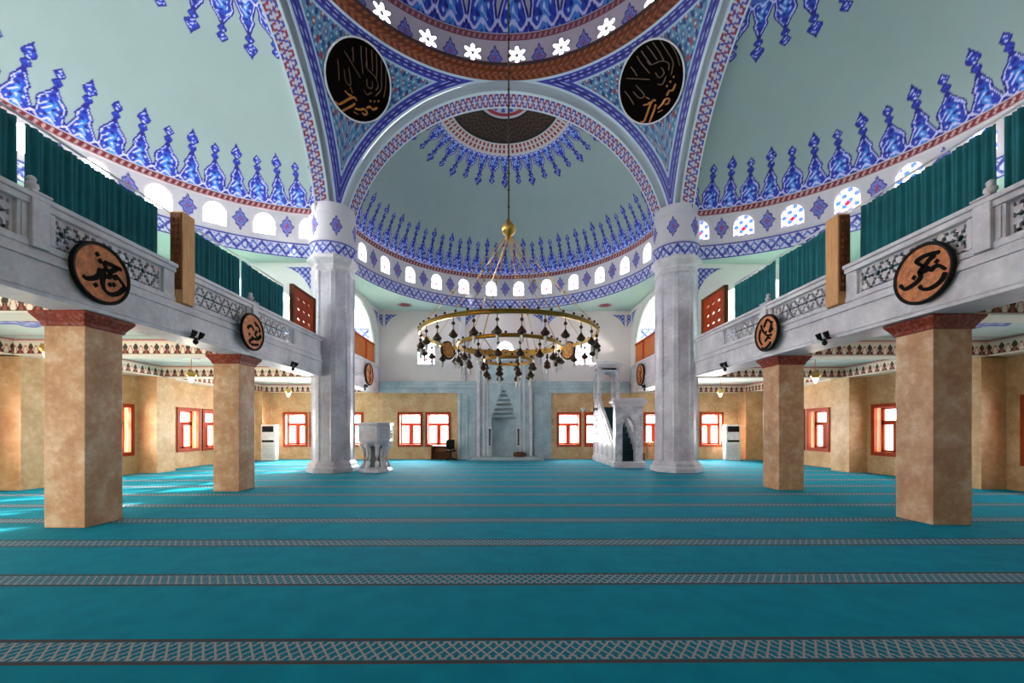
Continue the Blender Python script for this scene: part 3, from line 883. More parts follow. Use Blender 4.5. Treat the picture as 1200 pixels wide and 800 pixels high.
# ------------------------------------------------------------------ gallery parapets
XG = {-1: 6.42, 1: 6.70}
def hole_pat(y, z):
    """perforated star lattice"""
    p = .27; h = p * .866
    r = np.full(y.shape, 9.0)
    j = np.floor(z / h)
    out = np.zeros(y.shape, bool)
    for dj in (0, 1):
        jj = j + dj
        xo = (jj % 2) * p / 2
        k = np.round((y - xo) / p)
        dx = y - (k * p + xo); dz = z - jj * h
        q = np.hypot(dx, dz); a = np.arctan2(dz, dx)
        out |= q < .052
        aa = (a + pi / 6) % (pi / 3) - pi / 6
        ex, ez = q * np.cos(aa) - .098, q * np.sin(aa)
        out |= (np.abs(ex) / .050 + np.abs(ez) / .042) < 1
    return out
def grille(sx, y0, y1, z0, z1, root):
    ny = int((y1 - y0) / .0125); nz = int((z1 - z0) / .0125)
    Y, Z = np.meshgrid(np.linspace(y0, y1, ny), np.linspace(z0, z1, nz), indexing='ij')
    P = np.stack([np.full(Y.shape, sx * (XG[sx] + .10)), Y, Z], -1)
    hole = hole_pat(Y - y0, Z - z0 - .03) & (Y > y0 + .05) & (Y < y1 - .05) & (Z > z0 + .03) & (Z < z1 - .03)
    o = grid('grille_panel', P, None, MARBLE_W, mask=~hole[:-1, :-1], parent=root, sol=.04)
    o.data.polygons.foreach_set('use_smooth', np.zeros(len(o.data.polygons), bool))
def parapet(sx, y0, y1, panels, posts, label, z0=ZBM, gap=None):
    xg = XG[sx] if y0 < 10 else 6.42
    root = empty('gallery_parapet', (sx * xg, (y0 + y1) / 2, z0), label=label, cat='parapet', group='marble gallery parapets')
    X = lambda d: sx * (xg + d)
    mb = MB()
    mb.box(X(0), X(.56 if sx < 0 else .75), y0, y1, 3.40, 3.88); mb.box(X(-.035), X(.2), y0, y1, 3.88, 3.94); mb.box(X(-.015), X(.2), y0, y1, 3.94, 3.99); mb.box(X(.02), X(.2), y0, y1, 3.99, 4.04)
    mb.box(X(-.02), X(.05), y0, y1, 3.46, 3.50); mb.box(X(.555), X(.6), y0, y1, 3.40, 3.81)
    mb.build('beam', MARBLE_W, root, bevel=.008)
    for ya, yb in ([(y0, gap[0]), (gap[1], y1)] if gap else [(y0, y1)]):
        mb = MB(); mb.box(X(.0), X(.2), ya, yb, 4.04, 4.13); mb.build('bottom_rail', MARBLE_W, root, bevel=.008)
        mb = MB(); mb.box(X(-.02), X(.22), ya, yb, 4.60, 4.69); mb.box(X(-.06), X(.26), ya, yb, 4.69, 4.76); mb.build('top_rail', MARBLE_W, root, bevel=.012)
    edges = [y0]
    for a, b in panels:
        grille(sx, a, b, 4.13, 4.60, root); edges += [a, b]
    edges.append(y1)
    for i in range(0, len(edges), 2):
        a, b = edges[i], edges[i + 1]
        for a, b in ([(a, gap[0]), (gap[1], b)] if gap and a < gap[0] < b else [(a, b)]):
            if b - a < .02: continue
            mb = MB(); mb.box(X(.02), X(.18), a, b, 4.13, 4.60)
            if b - a > .3:
                mb.box(X(-.0), X(.03), a + .04, a + .09, 4.15, 4.58); mb.box(X(-.0), X(.03), b - .09, b - .04, 4.15, 4.58)
            mb.build('pier_panel', MARBLE_W, root, bevel=.006)
    for yp in posts:
        mb = MB()
        mb.box(X(-.05), X(.23), yp - .11, yp + .11, 4.04, 4.77); mb.box(X(-.07), X(.25), yp - .13, yp + .13, 4.765, 4.80)
        mb.build('post', MARBLE_W, root, bevel=.012)
        mb = MB(); mb.lathe([(.075, 4.80), (.08, 4.815), (.04, 4.835), (.045, 4.85), (.075, 4.89), (.07, 4.93), (.035, 4.96), (.048, 4.98), (.05, 5.01), (.035, 5.03), (.001, 5.05)], X(.09), yp, 12)
        mb.build('finial', MARBLE_W, root, smooth=True)
    return root
PANELS = [(3.2, 5.45), (5.92, 7.78), (8.5, 10.28), (10.75, 12.55)]
POSTS = [5.68, 10.52]
for sx, nm in ((-1, 'left'), (1, 'right')):
    parapet(sx, 1.5, 14.4, PANELS, POSTS, 'pale marble gallery front with pierced star grilles along the %s side of the hall' % nm, gap=(8.03, 8.45))
    parapet(sx, 15.85, 20.98, [], [], 'plain marble gallery front between the %s grey column and the far wall' % nm)

# curtains ------------------------------------------------------
def curtain(sx, y0, y1, label, z0=4.06, z1=5.88):
    z1 += .07 if sx > 0 else 0
    n = int((y1 - y0) / .012); y = np.linspace(y0, y1, n); z = np.linspace(z0, z1, 14)
    Y, Z = np.meshgrid(y, z, indexing='ij')
    t = (Z - z0) / (z1 - z0)
    ph = 2.2 * np.sin(Y * 1.9 + sx) + 1.1 * np.sin(Y * 4.3)
    amp = .03 * (1.15 - .6 * t)
    d = amp * np.sin(Y * 2 * pi / .23 + ph) + .018 * np.sin(Y * 2 * pi / .09 + 2 * ph)
    sag = -.03 * np.sin((Y - y0) / (y1 - y0) * pi) * t
    P = np.stack([sx * (XG[sx] + .35 + d), Y, Z + sag], -1)
    return grid('gallery_curtain', P, None, CURT, sol=.008, label=label, cat='curtain', group='teal curtains along the gallery rail')
CUR = [(3.4, 5.72), (5.84, 8.06), (8.48, 10.46), (10.60, 12.55)]
CN = ['running out of the picture', 'longest, above the nearest roundel', 'above the second roundel behind the wooden post', 'shortest, next to the grey column']
for sx, nm in ((-1, 'left'), (1, 'right')):
    for (a, b), c_ in zip(CUR, CN):
        curtain(sx, a, b, 'teal curtain on the %s gallery rail, %s' % (nm, c_))
    # curtain pole wire
    mb = MB(); mb.tube([(sx * (XG[sx] + .35), 3.0, 5.93 + .035 * (sx + 1)), (sx * (XG[sx] + .35), 12.55, 5.93 + .035 * (sx + 1))], .02)
    o = mb.build('curtain_pole', MARBLE_W, label='thin pale curtain pole over the %s gallery curtains' % nm, cat='curtain pole')
    # wooden post
    root = empty('gallery_post', (sx * 6.5, 8.26, 4.04), label='tan wooden post with carved dark face on the %s gallery front' % nm, cat='post')
    X = lambda d: sx * (XG[sx] + d)
    mb = MB(); mb.box(X(-.08), X(.16), 8.1, 8.42, 4.05, 5.84); mb.build('body', TAN, root, bevel=.01)
    mb = MB(); mb.box(X(-.06), X(.145), 8.075, 8.1, 4.3, 5.80)
    for j in range(11):
        for q in (0, 1):
            zc = 4.42 + j * .125; xc = .0 + q * .085
            mb.ball((X(xc), 8.07, zc), .032, 6, 4, sz=1.4)
    mb.build('carved_face', BROWN, root)
    # carved screen beside the column
    root = empty('carved_screen', (sx * 6.55, 13.2, 4.76), label='brown carved wooden screen between curtain and grey column on the %s' % nm, cat='screen')
    u = np.linspace(12.66, 14.0, 110); z = np.linspace(4.765, 5.95, 100)
    U, Z = np.meshgrid(u, z, indexing='ij')
    P = np.stack([np.full(U.shape, sx * (XG[sx] + .12)), U, Z], -1)
    hole = np.zeros(U.shape, bool)
    for zc in (5.02, 5.34, 5.66):
        for yc in (13.0, 13.35, 13.7):
            q = np.hypot(U - yc, Z - zc); a = np.arctan2(Z - zc, U - yc)
            hole |= q < .115 * (.75 + .25 * np.cos(4 * a))
    hc = ~(hole[:-1, :-1] & hole[1:, 1:] & hole[1:, :-1] & hole[:-1, 1:])
    grid('pierced_panel', P, None, ORANGE, mask=hc, parent=root, sol=.05)
    mb = MB(); mb.box(X(.06), X(.18), 12.58, 12.68, 4.765, 5.98); mb.box(X(.06), X(.18), 13.98, 14.08, 4.765, 5.98); mb.box(X(.06), X(.18), 12.58, 14.08, 5.93, 6.0)
    mb.build('screen_frame', BROWN, root)
    # lattice screens on the niche bay gallery
    root = empty('lattice_screen', (sx * 6.5, 18.4, 4.76), label='orange wooden lattice screen on the gallery front beyond the %s grey column' % nm, cat='screen')
    mb = MB()
    for y_ in (15.95, 17.6, 19.25, 20.86): mb.box(sx * (6.42 + .06), sx * (6.42 + .18), y_ - .06, y_ + .06, 4.765, 5.78)
    for z_ in (4.80, 5.74): mb.box(sx * (6.42 + .06), sx * (6.42 + .18), 15.95, 20.86, z_ - .04, z_ + .04)
    mb.build('screen_frame', ORANGE, root)
    mb = MB()
    for i in range(45):
        y_ = 16.0 + i * .108
        mb.box(sx * (6.42 + .10), sx * (6.42 + .125), y_ - .026, y_ + .026, 4.82, 5.72)
    for i in range(9):
        z_ = 4.86 + i * .10
        mb.box(sx * (6.42 + .11), sx * (6.42 + .14), 15.95, 20.86, z_ - .026, z_ + .026)
    mb.build('lattice', ORANGEY, root)

# ------------------------------------------------------------------ calligraphy roundels
def smooth_line(pts, n=8):
    p = [np.array(q, float) for q in pts]
    if len(p) < 3: return p
    q = [2 * p[0] - p[1]] + p + [2 * p[-1] - p[-2]]
    out = []
    for i in range(1, len(q) - 2):
        for k in range(n):
            t = k / n
            out.append(.5 * ((2 * q[i]) + (-q[i - 1] + q[i + 1]) * t + (2 * q[i - 1] - 5 * q[i] + 4 * q[i + 1] - q[i + 2]) * t * t + (-q[i - 1] + 3 * q[i] - 3 * q[i + 1] + q[i + 2]) * t ** 3))
    out.append(p[-1]); return out
def ribbon(mb, pts, w, f, th=.012):
    """flat raised pen stroke; f(u,v,h) -> xyz"""
    L = smooth_line(pts); n = len(L)
    vs = []
    for i in range(n):
        t = L[min(i + 1, n - 1)] - L[max(i - 1, 0)]; t = t / (np.linalg.norm(t) + 1e-9)
        nn = np.array((-t[1], t[0]))
        # broad pen held at an angle
        ww = w * (.55 + .45 * abs(t[0] * .64 + t[1] * .77)) * (.45 if i in (0, n - 1) else 1)
        a, b = L[i] + nn * ww, L[i] - nn * ww
        for q in (a, b):
            vs.append(f(q[0], q[1], 0)); vs.append(f(q[0], q[1], th))
    fs = []
    for i in range(n - 1):
        k = 4 * i; m = 4 * (i + 1)
        fs += [(k + 1, k + 3, m + 3, m + 1), (k, m, m + 2, k + 2), (k, k + 1, m + 1, m), (k + 2, m + 2, m + 3, k + 3)]
    fs += [(0, 2, 3, 1), (4 * n - 4, 4 * n - 3, 4 * n - 1, 4 * n - 2)]
    mb.add(vs, fs)
def dot(mb, u, v, r, f, th=.012):
    mb.prism([(u - r, v), (u, v - r), (u + r, v), (u, v + r)], lambda a, b, t: f(a, b, th * t))
def from_crop(strokes, cx, cy, hx, hy, sh):
    return [[((x - cx) / hx, -(y - cy - sh * (x - cx)) / hy) for x, y in s] for s in strokes]
S_LEFT = from_crop([[(610, 385), (510, 335), (400, 285)], [(395, 280), (420, 350), (460, 400), (560, 362)], [(330, 360), (370, 390), (415, 385)],
                    [(400, 425), (450, 465), (480, 440), (520, 480), (550, 465), (600, 530), (645, 590)], [(405, 430), (382, 520), (410, 615), (480, 672), (560, 668), (620, 630), (655, 590)],
                    [(170, 435), (215, 468), (290, 468), (340, 440), (350, 395)]], 385, 425, 325, 345, .43)
D_LEFT = from_crop([[(355, 260)], [(475, 565)], [(525, 570)], [(300, 560)], [(320, 175)]], 385, 425, 325, 345, .43)
S_RIGHT = from_crop([[(595, 158), (500, 180), (410, 215), (345, 268), (375, 300), (430, 312), (480, 250), (545, 185)],
                     [(430, 312), (378, 392), (440, 372), (470, 335), (500, 362), (540, 322), (590, 312), (655, 350)],
                     [(380, 392), (385, 450), (340, 510), (270, 565), (200, 600), (145, 555)], [(372, 545), (405, 580), (480, 572), (560, 520), (620, 450), (650, 375)]], 400, 410, 330, 335, -.43)
D_RIGHT = from_crop([[(305, 460)], [(575, 250)]], 400, 410, 330, 335, -.43)
S_L2 = [[(.35, .15), (.2, -.1), (.5, -.25), (.7, -.05), (.4, -.3), (.05, -.35), (-.1, -.25)], [(.1, -.3), (-.3, -.55), (-.1, -.7), (.5, -.6)], [(.1, .6), (.55, .35), (.6, .1)], [(-.5, .1), (-.2, .3), (.1, .1)]]
D_L2 = [[(-.35, -.2)], [(.3, .5)]]
S_R2 = [[(-.45, .55), (-.3, .2), (.1, -.15), (.5, -.2)], [(-.2, .35), (.1, .7), (.45, .4), (.3, .0), (.6, .15)], [(-.1, -.45), (.15, -.3), (.4, -.4)], [(-.4, -.75), (-.1, -.85), (.3, -.7), (.4, -.55)], [(-.5, .3), (-.6, -.2), (-.35, -.6)]]
D_R2 = [[(.55, .5)], [(.0, .05)]]
S_F = [[(.1, .8), (.3, .3), (.0, .0), (.3, -.4), (-.1, -.8)], [(-.5, .4), (-.1, .2)], [(-.4, -.3), (.4, -.5)]]
def roundel(loc, f, rad, strokes, dots, mats, label, name='calligraphy_roundel', pw=.082, rim=.11, group='calligraphy roundels'):
    """f(u,v,h): unit disc coords -> world"""
    root = empty(name, loc, label=label, cat='roundel', group=group)
    N = 48
    def ringpart(prof, nm, mat):
        mb = MB(); vs = []; fs = []
        for r, h in prof:
            for i in range(N):
                a = 2 * pi * i / N
                vs.append(f(r * cos(a), r * sin(a), h))
        for j in range(len(prof) - 1):
            for i in range(N):
                fs.append((j * N + i, j * N + (i + 1) % N, (j + 1) * N + (i + 1) % N, (j + 1) * N + i))
        fs.append(tuple((len(prof) - 1) * N + i for i in range(N)) if prof[-1][0] < .95 else tuple(range(N - 1, -1, -1)))
        mb.add(vs, fs); mb.build(nm, mat, root, smooth='auto')
    ringpart([(1 - rim + .01, .0), (1 - rim + .01, .035), (.001, .035)], 'disc', mats[0])
    ringpart([(1.0, 0), (1.0, .045), (1 - rim * .3, .06), (1 - rim, .05), (1 - rim, .0)], 'rim', mats[1])
    mb = MB()
    ff = lambda a, b, h: f(a, b, h + .036)
    for s in strokes: ribbon(mb, [(x * .98, y * .98) for x, y in s], pw, ff)
    for d in dots: dot(mb, d[0][0] * .9, d[0][1] * .9, pw * 1.1, ff)
    mb.build('lettering', mats[2], root)
    return root
def side_f(sx, y, z, rad, d=.04):
    # seen from the nave: u to the right. left wall: right = +Y ; right wall: right = -Y
    return lambda a, b, h: (sx * ((XG[sx] if y < 15 else 6.42) - d - h), y + (a if sx < 0 else -a) * rad, z + b * rad)
for sx, y, z, rad, st, ds, nm in ((-1, 6.5, 4.0, .475, S_LEFT, D_LEFT, 'on the left gallery front above the nearest pillar'),
                                 (1, 6.46, 4.02, .475, S_RIGHT, D_RIGHT, 'on the right gallery front above the nearest pillar'),
                                 (-1, 10.22, 3.96, .46, S_L2, D_L2, 'on the left gallery front above the second pillar'),
                                 (1, 10.22, 3.96, .46, S_R2, D_R2, 'on the right gallery front above the second pillar'),
                                 (-1, 19.2, 4.1, .52, S_F, [], 'beyond the left grey column, above the carved pulpit'),
                                 (1, 19.2, 4.1, .52, S_F, [], 'beyond the right grey column, above the minbar steps')):
    roundel((sx * (XG[sx] - .04), y, z), side_f(sx, y, z, rad, .12 if 9 < y < 11 else .04), rad, st, ds, [DISCM, DARKW, INK], 'brown calligraphy roundel with black rim ' + nm)
# black roundels on the pendentives
c5 = [(x, y) for x, y in ()]
S_P = from_crop([[(120, 245), (220, 315), (310, 380)], [(320, 215), (345, 265), (430, 290), (480, 345), (470, 400)], [(180, 175), (200, 230), (215, 285)], [(250, 120), (270, 200), (320, 330)],
                 [(295, 105), (310, 160), (345, 260)], [(345, 95), (375, 180), (400, 260)], [(395, 100), (430, 210), (450, 300)], [(450, 115), (490, 250), (515, 360), (480, 450)], [(510, 160), (550, 300), (560, 420)],
                 [(150, 390), (190, 480), (235, 480), (185, 350)], [(80, 340), (110, 430), (130, 510)], [(365, 350), (385, 410), (430, 400), (420, 340)], [(360, 455), (400, 480), (440, 435)]], 305, 415, 285, 360, 0)
S_P2 = from_crop([[(140, 715), (180, 720), (260, 610), (300, 580), (320, 600)], [(215, 770), (290, 670), (310, 630)], [(320, 680), (370, 660), (400, 635), (435, 650), (420, 685), (390, 680)],
                  [(420, 610), (450, 580), (480, 590), (515, 550)], [(315, 715), (360, 718)], [(200, 570), (240, 585), (270, 580)], [(240, 510), (270, 550)]], 305, 415, 285, 360, 0)
D_P = from_crop([[(440, 525)], [(475, 505)], [(510, 480)]], 305, 415, 285, 360, 0)
THR = R(54)
for sx, nm in ((-1, 'left'), (1, 'right')):
    n = np.array((sx * sin(THR) / sqrt(2), sin(THR) / sqrt(2), cos(THR)))
    c = np.array((0, YC, ZS)) + (RS - .12) * n
    up = np.array((0, 0, 1.0)) - n[2] * n; up /= np.linalg.norm(up)
    rt = np.cross(up, -n) ; rt = rt / np.linalg.norm(rt)
    if rt[0] < 0: rt = -rt
    rad = 1.12
    f = lambda a, b, h, c=c, up=up, rt=rt, n=n: tuple(c + rad * (a * rt + b * up) - n * h)
    mir = 1 if sx > 0 else -1
    root = roundel(tuple(c), f, rad, S_P if sx > 0 else [[(x * .9, y) for x, y in s] for s in S_P], [], [plain('black_panel', (9, 5, 3), .9, spec=.05), FRAMEW, plain('dull_gold', (86, 56, 26), .5)],
            'large black roundel with gold script on the tiled corner %s of the dome' % nm, pw=.016, rim=.045, group=None)
    mb = MB(); ff = lambda a, b, h: f(a, b, h + .037)
    for s in S_P2: ribbon(mb, [(x * .92, y * .92) for x, y in s], .028, ff)
    for d in D_P: dot(mb, d[0][0] * .92, d[0][1] * .92, .03, ff)
    mb.build('gold_signature', GOLDP, root)

# ------------------------------------------------------------------ chandelier
CX, CY = .075, YC
def chandelier():
    root = empty('chandelier', (CX, CY, 5.75), label='large brass ring chandelier hanging on a chain in front of the niche', cat='chandelier')
    Z1, Z2, Z3 = 3.56, 3.33, 3.02
    R1, R2, R3 = 1.86, 1.07, .50
    mb = MB()
    z = 6.0
    while z < 21.9:
        mb.tube([(CX, CY, z), (CX, CY, z + .30)], .018, 5); mb.ball((CX, CY, z + .33), .03, 6, 4); z += .36
    mb.build('chain', BRONZE, root)
    mb = MB(); mb.lathe([(.001, 5.62), (.05, 5.65), (.06, 5.70), (.13, 5.76), (.15, 5.84), (.13, 5.92), (.07, 5.98), (.04, 6.02), (.04, 6.06), (.001, 6.08)], CX, CY, 16); mb.build('hub', GOLD, root, smooth=True)
    def ringm(r, z, h):
        mb = MB(); n = 96
        prof = [(r - .02, z - h), (r + .025, z - h), (r + .04, z - h * .6), (r + .02, z), (r + .04, z + h * .6), (r + .025, z + h), (r - .02, z + h), (r - .02, z - h)]
        mb.lathe(prof, CX, CY, n, cap=False)
        for i in range(int(r * 26)):
            a = 2 * pi * i / int(r * 26)
            mb.ball((CX + (r + .03) * cos(a), CY + (r + .03) * sin(a), z + h + .02), .026, 6, 4, mi=1)
        return mb
    ringm(R1, Z1, .04).build('outer_ring', [GOLD, BRONZE], root, smooth='auto')
    ringm(R2, Z2, .035).build('inner_ring', [GOLD, BRONZE], root, smooth='auto')
    ringm(R3, Z3, .03).build('bottom_ring', [GOLD, BRONZE], root, smooth='auto')
    for i in range(8):
        a = 2 * pi * (i + .5) / 8
        mb = MB(); p = np.array((CX, CY, 5.74)); q = np.array((CX + R1 * cos(a), CY + R1 * sin(a), Z1 + .05))
        mb.tube([p, q], .007, 5)
        for t in (.33, .66): mb.ball(p + (q - p) * t, .028, 6, 4)
        mb.build('suspension_rod', GOLD, root)
    for i in range(4):
        a = 2 * pi * (i + .5) / 4 + .3
        mb = MB(); mb.tube([(CX, CY, 5.7), (CX + R2 * cos(a), CY + R2 * sin(a), Z2 + .04)], .009, 5); mb.tube([(CX + R2 * cos(a), CY + R2 * sin(a), Z2), (CX + R3 * cos(a), CY + R3 * sin(a), Z3)], .009, 5)
        mb.build('suspension_rod', GOLD, root)
    # lamp: thin stem, ball, spade shaped shade, glass bulb
    def lamp_mesh():
        mb = MB()
        mb.tube([(0, 0, 0), (0, 0, -.30)], .008, 5)
        mb.ball((0, 0, -.10), .034, 8, 5)
        mb.lathe([(.012, -.37), (.075, -.335), (.085, -.30), (.045, -.255), (.016, -.21), (.001, -.19)], 0, 0, 10)
        return mb
    def bulb_mesh():
        mb = MB(); mb.lathe([(.001, -.50), (.018, -.49), (.028, -.45), (.028, -.40), (.02, -.36)], 0, 0, 10); return mb
    l0 = None
    def put_lamp(x, y, z):
        nonlocal l0
        loc = (x - CX, y - CY, z - 5.75)
        if l0 is None:
            l0 = mb_local(lamp_mesh(), 'lamp', BRONZE, root, smooth='auto'); b = mb_local(bulb_mesh(), 'bulb', BULBW, l0, smooth=True); l0.location = loc
        else:
            c = dup(l0, root); c.location = loc
    for rr, zz, n in ((R1, Z1 - .04, 28), (R2, Z2 - .035, 16), (R3, Z3 - .03, 8)):
        for i in range(n):
            a = 2 * pi * (i + .5) / n + pi / 2
            put_lamp(CX + rr * cos(a), CY + rr * sin(a), zz)
    for sgn in (-1, 1):
        a = pi / 2 + sgn * R(52); c = (CX + (R1 + .0) * cos(a), CY + R1 * sin(a), Z1 - .10)
        mb = MB()
        t = np.array((-sin(a), cos(a), 0)); n = np.array((cos(a), sin(a), 0))
        for r0, h0, h1, mi in ((.225, -.02, .02, 0), (.19, -.03, .03, 1)):
            poly = [(r0 * cos(q), r0 * sin(q)) for q in np.linspace(0, 2 * pi, 29)[:-1]]
            mb.prism(poly, lambda p, q, u, h0=h0, h1=h1: tuple(np.array(c) + p * t + np.array((0, 0, q)) + n * (h0 + (h1 - h0) * u)), mi)
        o = mb.build('medallion', [DARKW, DISCM], root)
        mb = MB(); f = lambda p, q, h: tuple(np.array(c) + .19 * p * t + np.array((0, 0, .19 * q)) - n * (.031 + h))
        for s in S_R2: ribbon(mb, s, .09, f, .006)
        mb.build('lettering', GOLD, o)
    return root
chandelier()

# ------------------------------------------------------------------ mihrab
def mihrab():
    root = empty('prayer_niche', (0, YW - .3, 0), label='grey marble prayer niche with stepped honeycomb hood in the far wall', cat='prayer niche')
    yf = YW - .38; cx = -.06
    mb = MB()
    mb.box(-1.9, 1.9, YW - 1.0, YW, 0, .07); mb.box(-1.7, 1.7, YW - .8, YW, .07, .15); mb.build('step', MIHRABM, root, bevel=.015)
    for a, b in ((-2.42, -1.42), (1.36, 2.36)):
        mb = MB(); mb.box(a, b, YW - .14, YW, 0, 3.38)
        for q in (a + .12, (a + b) / 2, b - .12): mb.box(q - .05, q + .05, YW - .19, YW - .14, .15, 3.3)
        mb.build('side_panel', MIHRABM, root, bevel=.012)
    # central frame with stepped opening
    mb = MB()
    tiers = [(2.05, 2.25, .60), (2.25, 2.48, .56), (2.48, 2.72, .47), (2.72, 2.95, .38), (2.95, 3.18, .30), (3.18, 3.40, .20), (3.40, 3.62, .11)]
    x0, x1 = -1.42, 1.36
    mb.box(x0, cx - .62, yf, YW, .15, 2.05); mb.box(cx + .62, x1, yf, YW, .15, 2.05)
    for z0, z1, w in tiers: mb.box(x0, cx - w, yf, YW, z0, z1); mb.box(cx + w, x1, yf, YW, z0, z1)
    mb.box(x0, x1, yf, YW, 3.62, 5.1)
    mb.build('frame_slab', MIHRABM, root)
    mb = MB()
    for a, b, d in ((-1.42, -1.26, .12), (-1.12, -1.02, .07), (-.90, -.84, .05), (.72, .78, .05), (.92, 1.0, .07), (1.22, 1.36, .12)): mb.box(a, b, yf - d, yf, .15, 4.95)
    mb.box(-.9, .78, yf - .05, yf, 3.86, 3.93); mb.box(-1.5, 1.44, yf - .16, yf + .1, 4.95, 5.06); mb.box(-1.56, 1.5, yf - .2, yf + .1, 5.06, 5.14)
    mb.build('mouldings', MARBLE_W, root, bevel=.01)
    mb = MB(); mb.prism([(-1.45, 5.14), (1.39, 5.14), (1.2, 5.3), (.8, 5.32), (.55, 5.45), (.25, 5.46), (-.03, 5.62), (-.31, 5.46), (-.61, 5.45), (-.86, 5.32), (-1.26, 5.3)], lambda a, b, t: (a, yf - .05 + .3 * t, b)); mb.build('crest', MIHRABM, root, bevel=.01)
    # hollow
    mb = MB(); mb.lathe([(.62, .15), (.62, 2.05)], cx, yf + .05, 20, a0=0, a1=pi, cap=False); mb.box(-.9, .8, YW + .37, YW + .41, 0, 3.8); mb.build('hollow', MIHRABM, root, smooth='auto')
    mb = MB()
    for k, (z0, z1, w) in enumerate(tiers):
        zm = z0 + (z1 - z0) * .45
        mb.box(cx - w, cx + w, yf + .10 + .0 * k, yf + .8, zm, z1)
        n = max(2, int(round(w * 2 / .13)))
        for i in range(n):
            xx = cx - w + (i + .5) * 2 * w / n; hw = w / n * .80
            mb.prism([(xx - hw, z1), (xx + hw, z1), (xx + hw, zm + .03), (xx, z0 + .03), (xx - hw, zm + .03)], lambda a, b, t: (a, yf + .02 + .10 * t, b))
    mb.build('honeycomb_hood', MIHRABM, root)
    for s in (-1, 1):
        x = cx + s * .72
        mb = MB(); mb.box(x - .10, x + .10, yf - .03, yf, .66, 1.62); mb.build('slit_surround', MARBLE_W, root, bevel=.01)
        mb = MB(); mb.lathe([(.05, .72), (.055, .76), (.042, .80), (.042, 1.46), (.055, 1.5), (.05, 1.55)], x, yf - .05, 12); mb.build('dark_colonnette', plain('dark_green_stone', (34, 46, 52), .3), root, smooth=True)
mihrab()
# cushion in the niche
mb = MB(); mb.lathe([(.001, .15), (.26, .16), (.33, .22), (.34, .30), (.28, .38), (.001, .42)], .72, YW - .62, 16)
o = mb.build('floor_cushion', plain('brown_leather', (86, 46, 30), .6, 0, .2), smooth=True, label='round brown cushion on the niche step', cat='cushion')

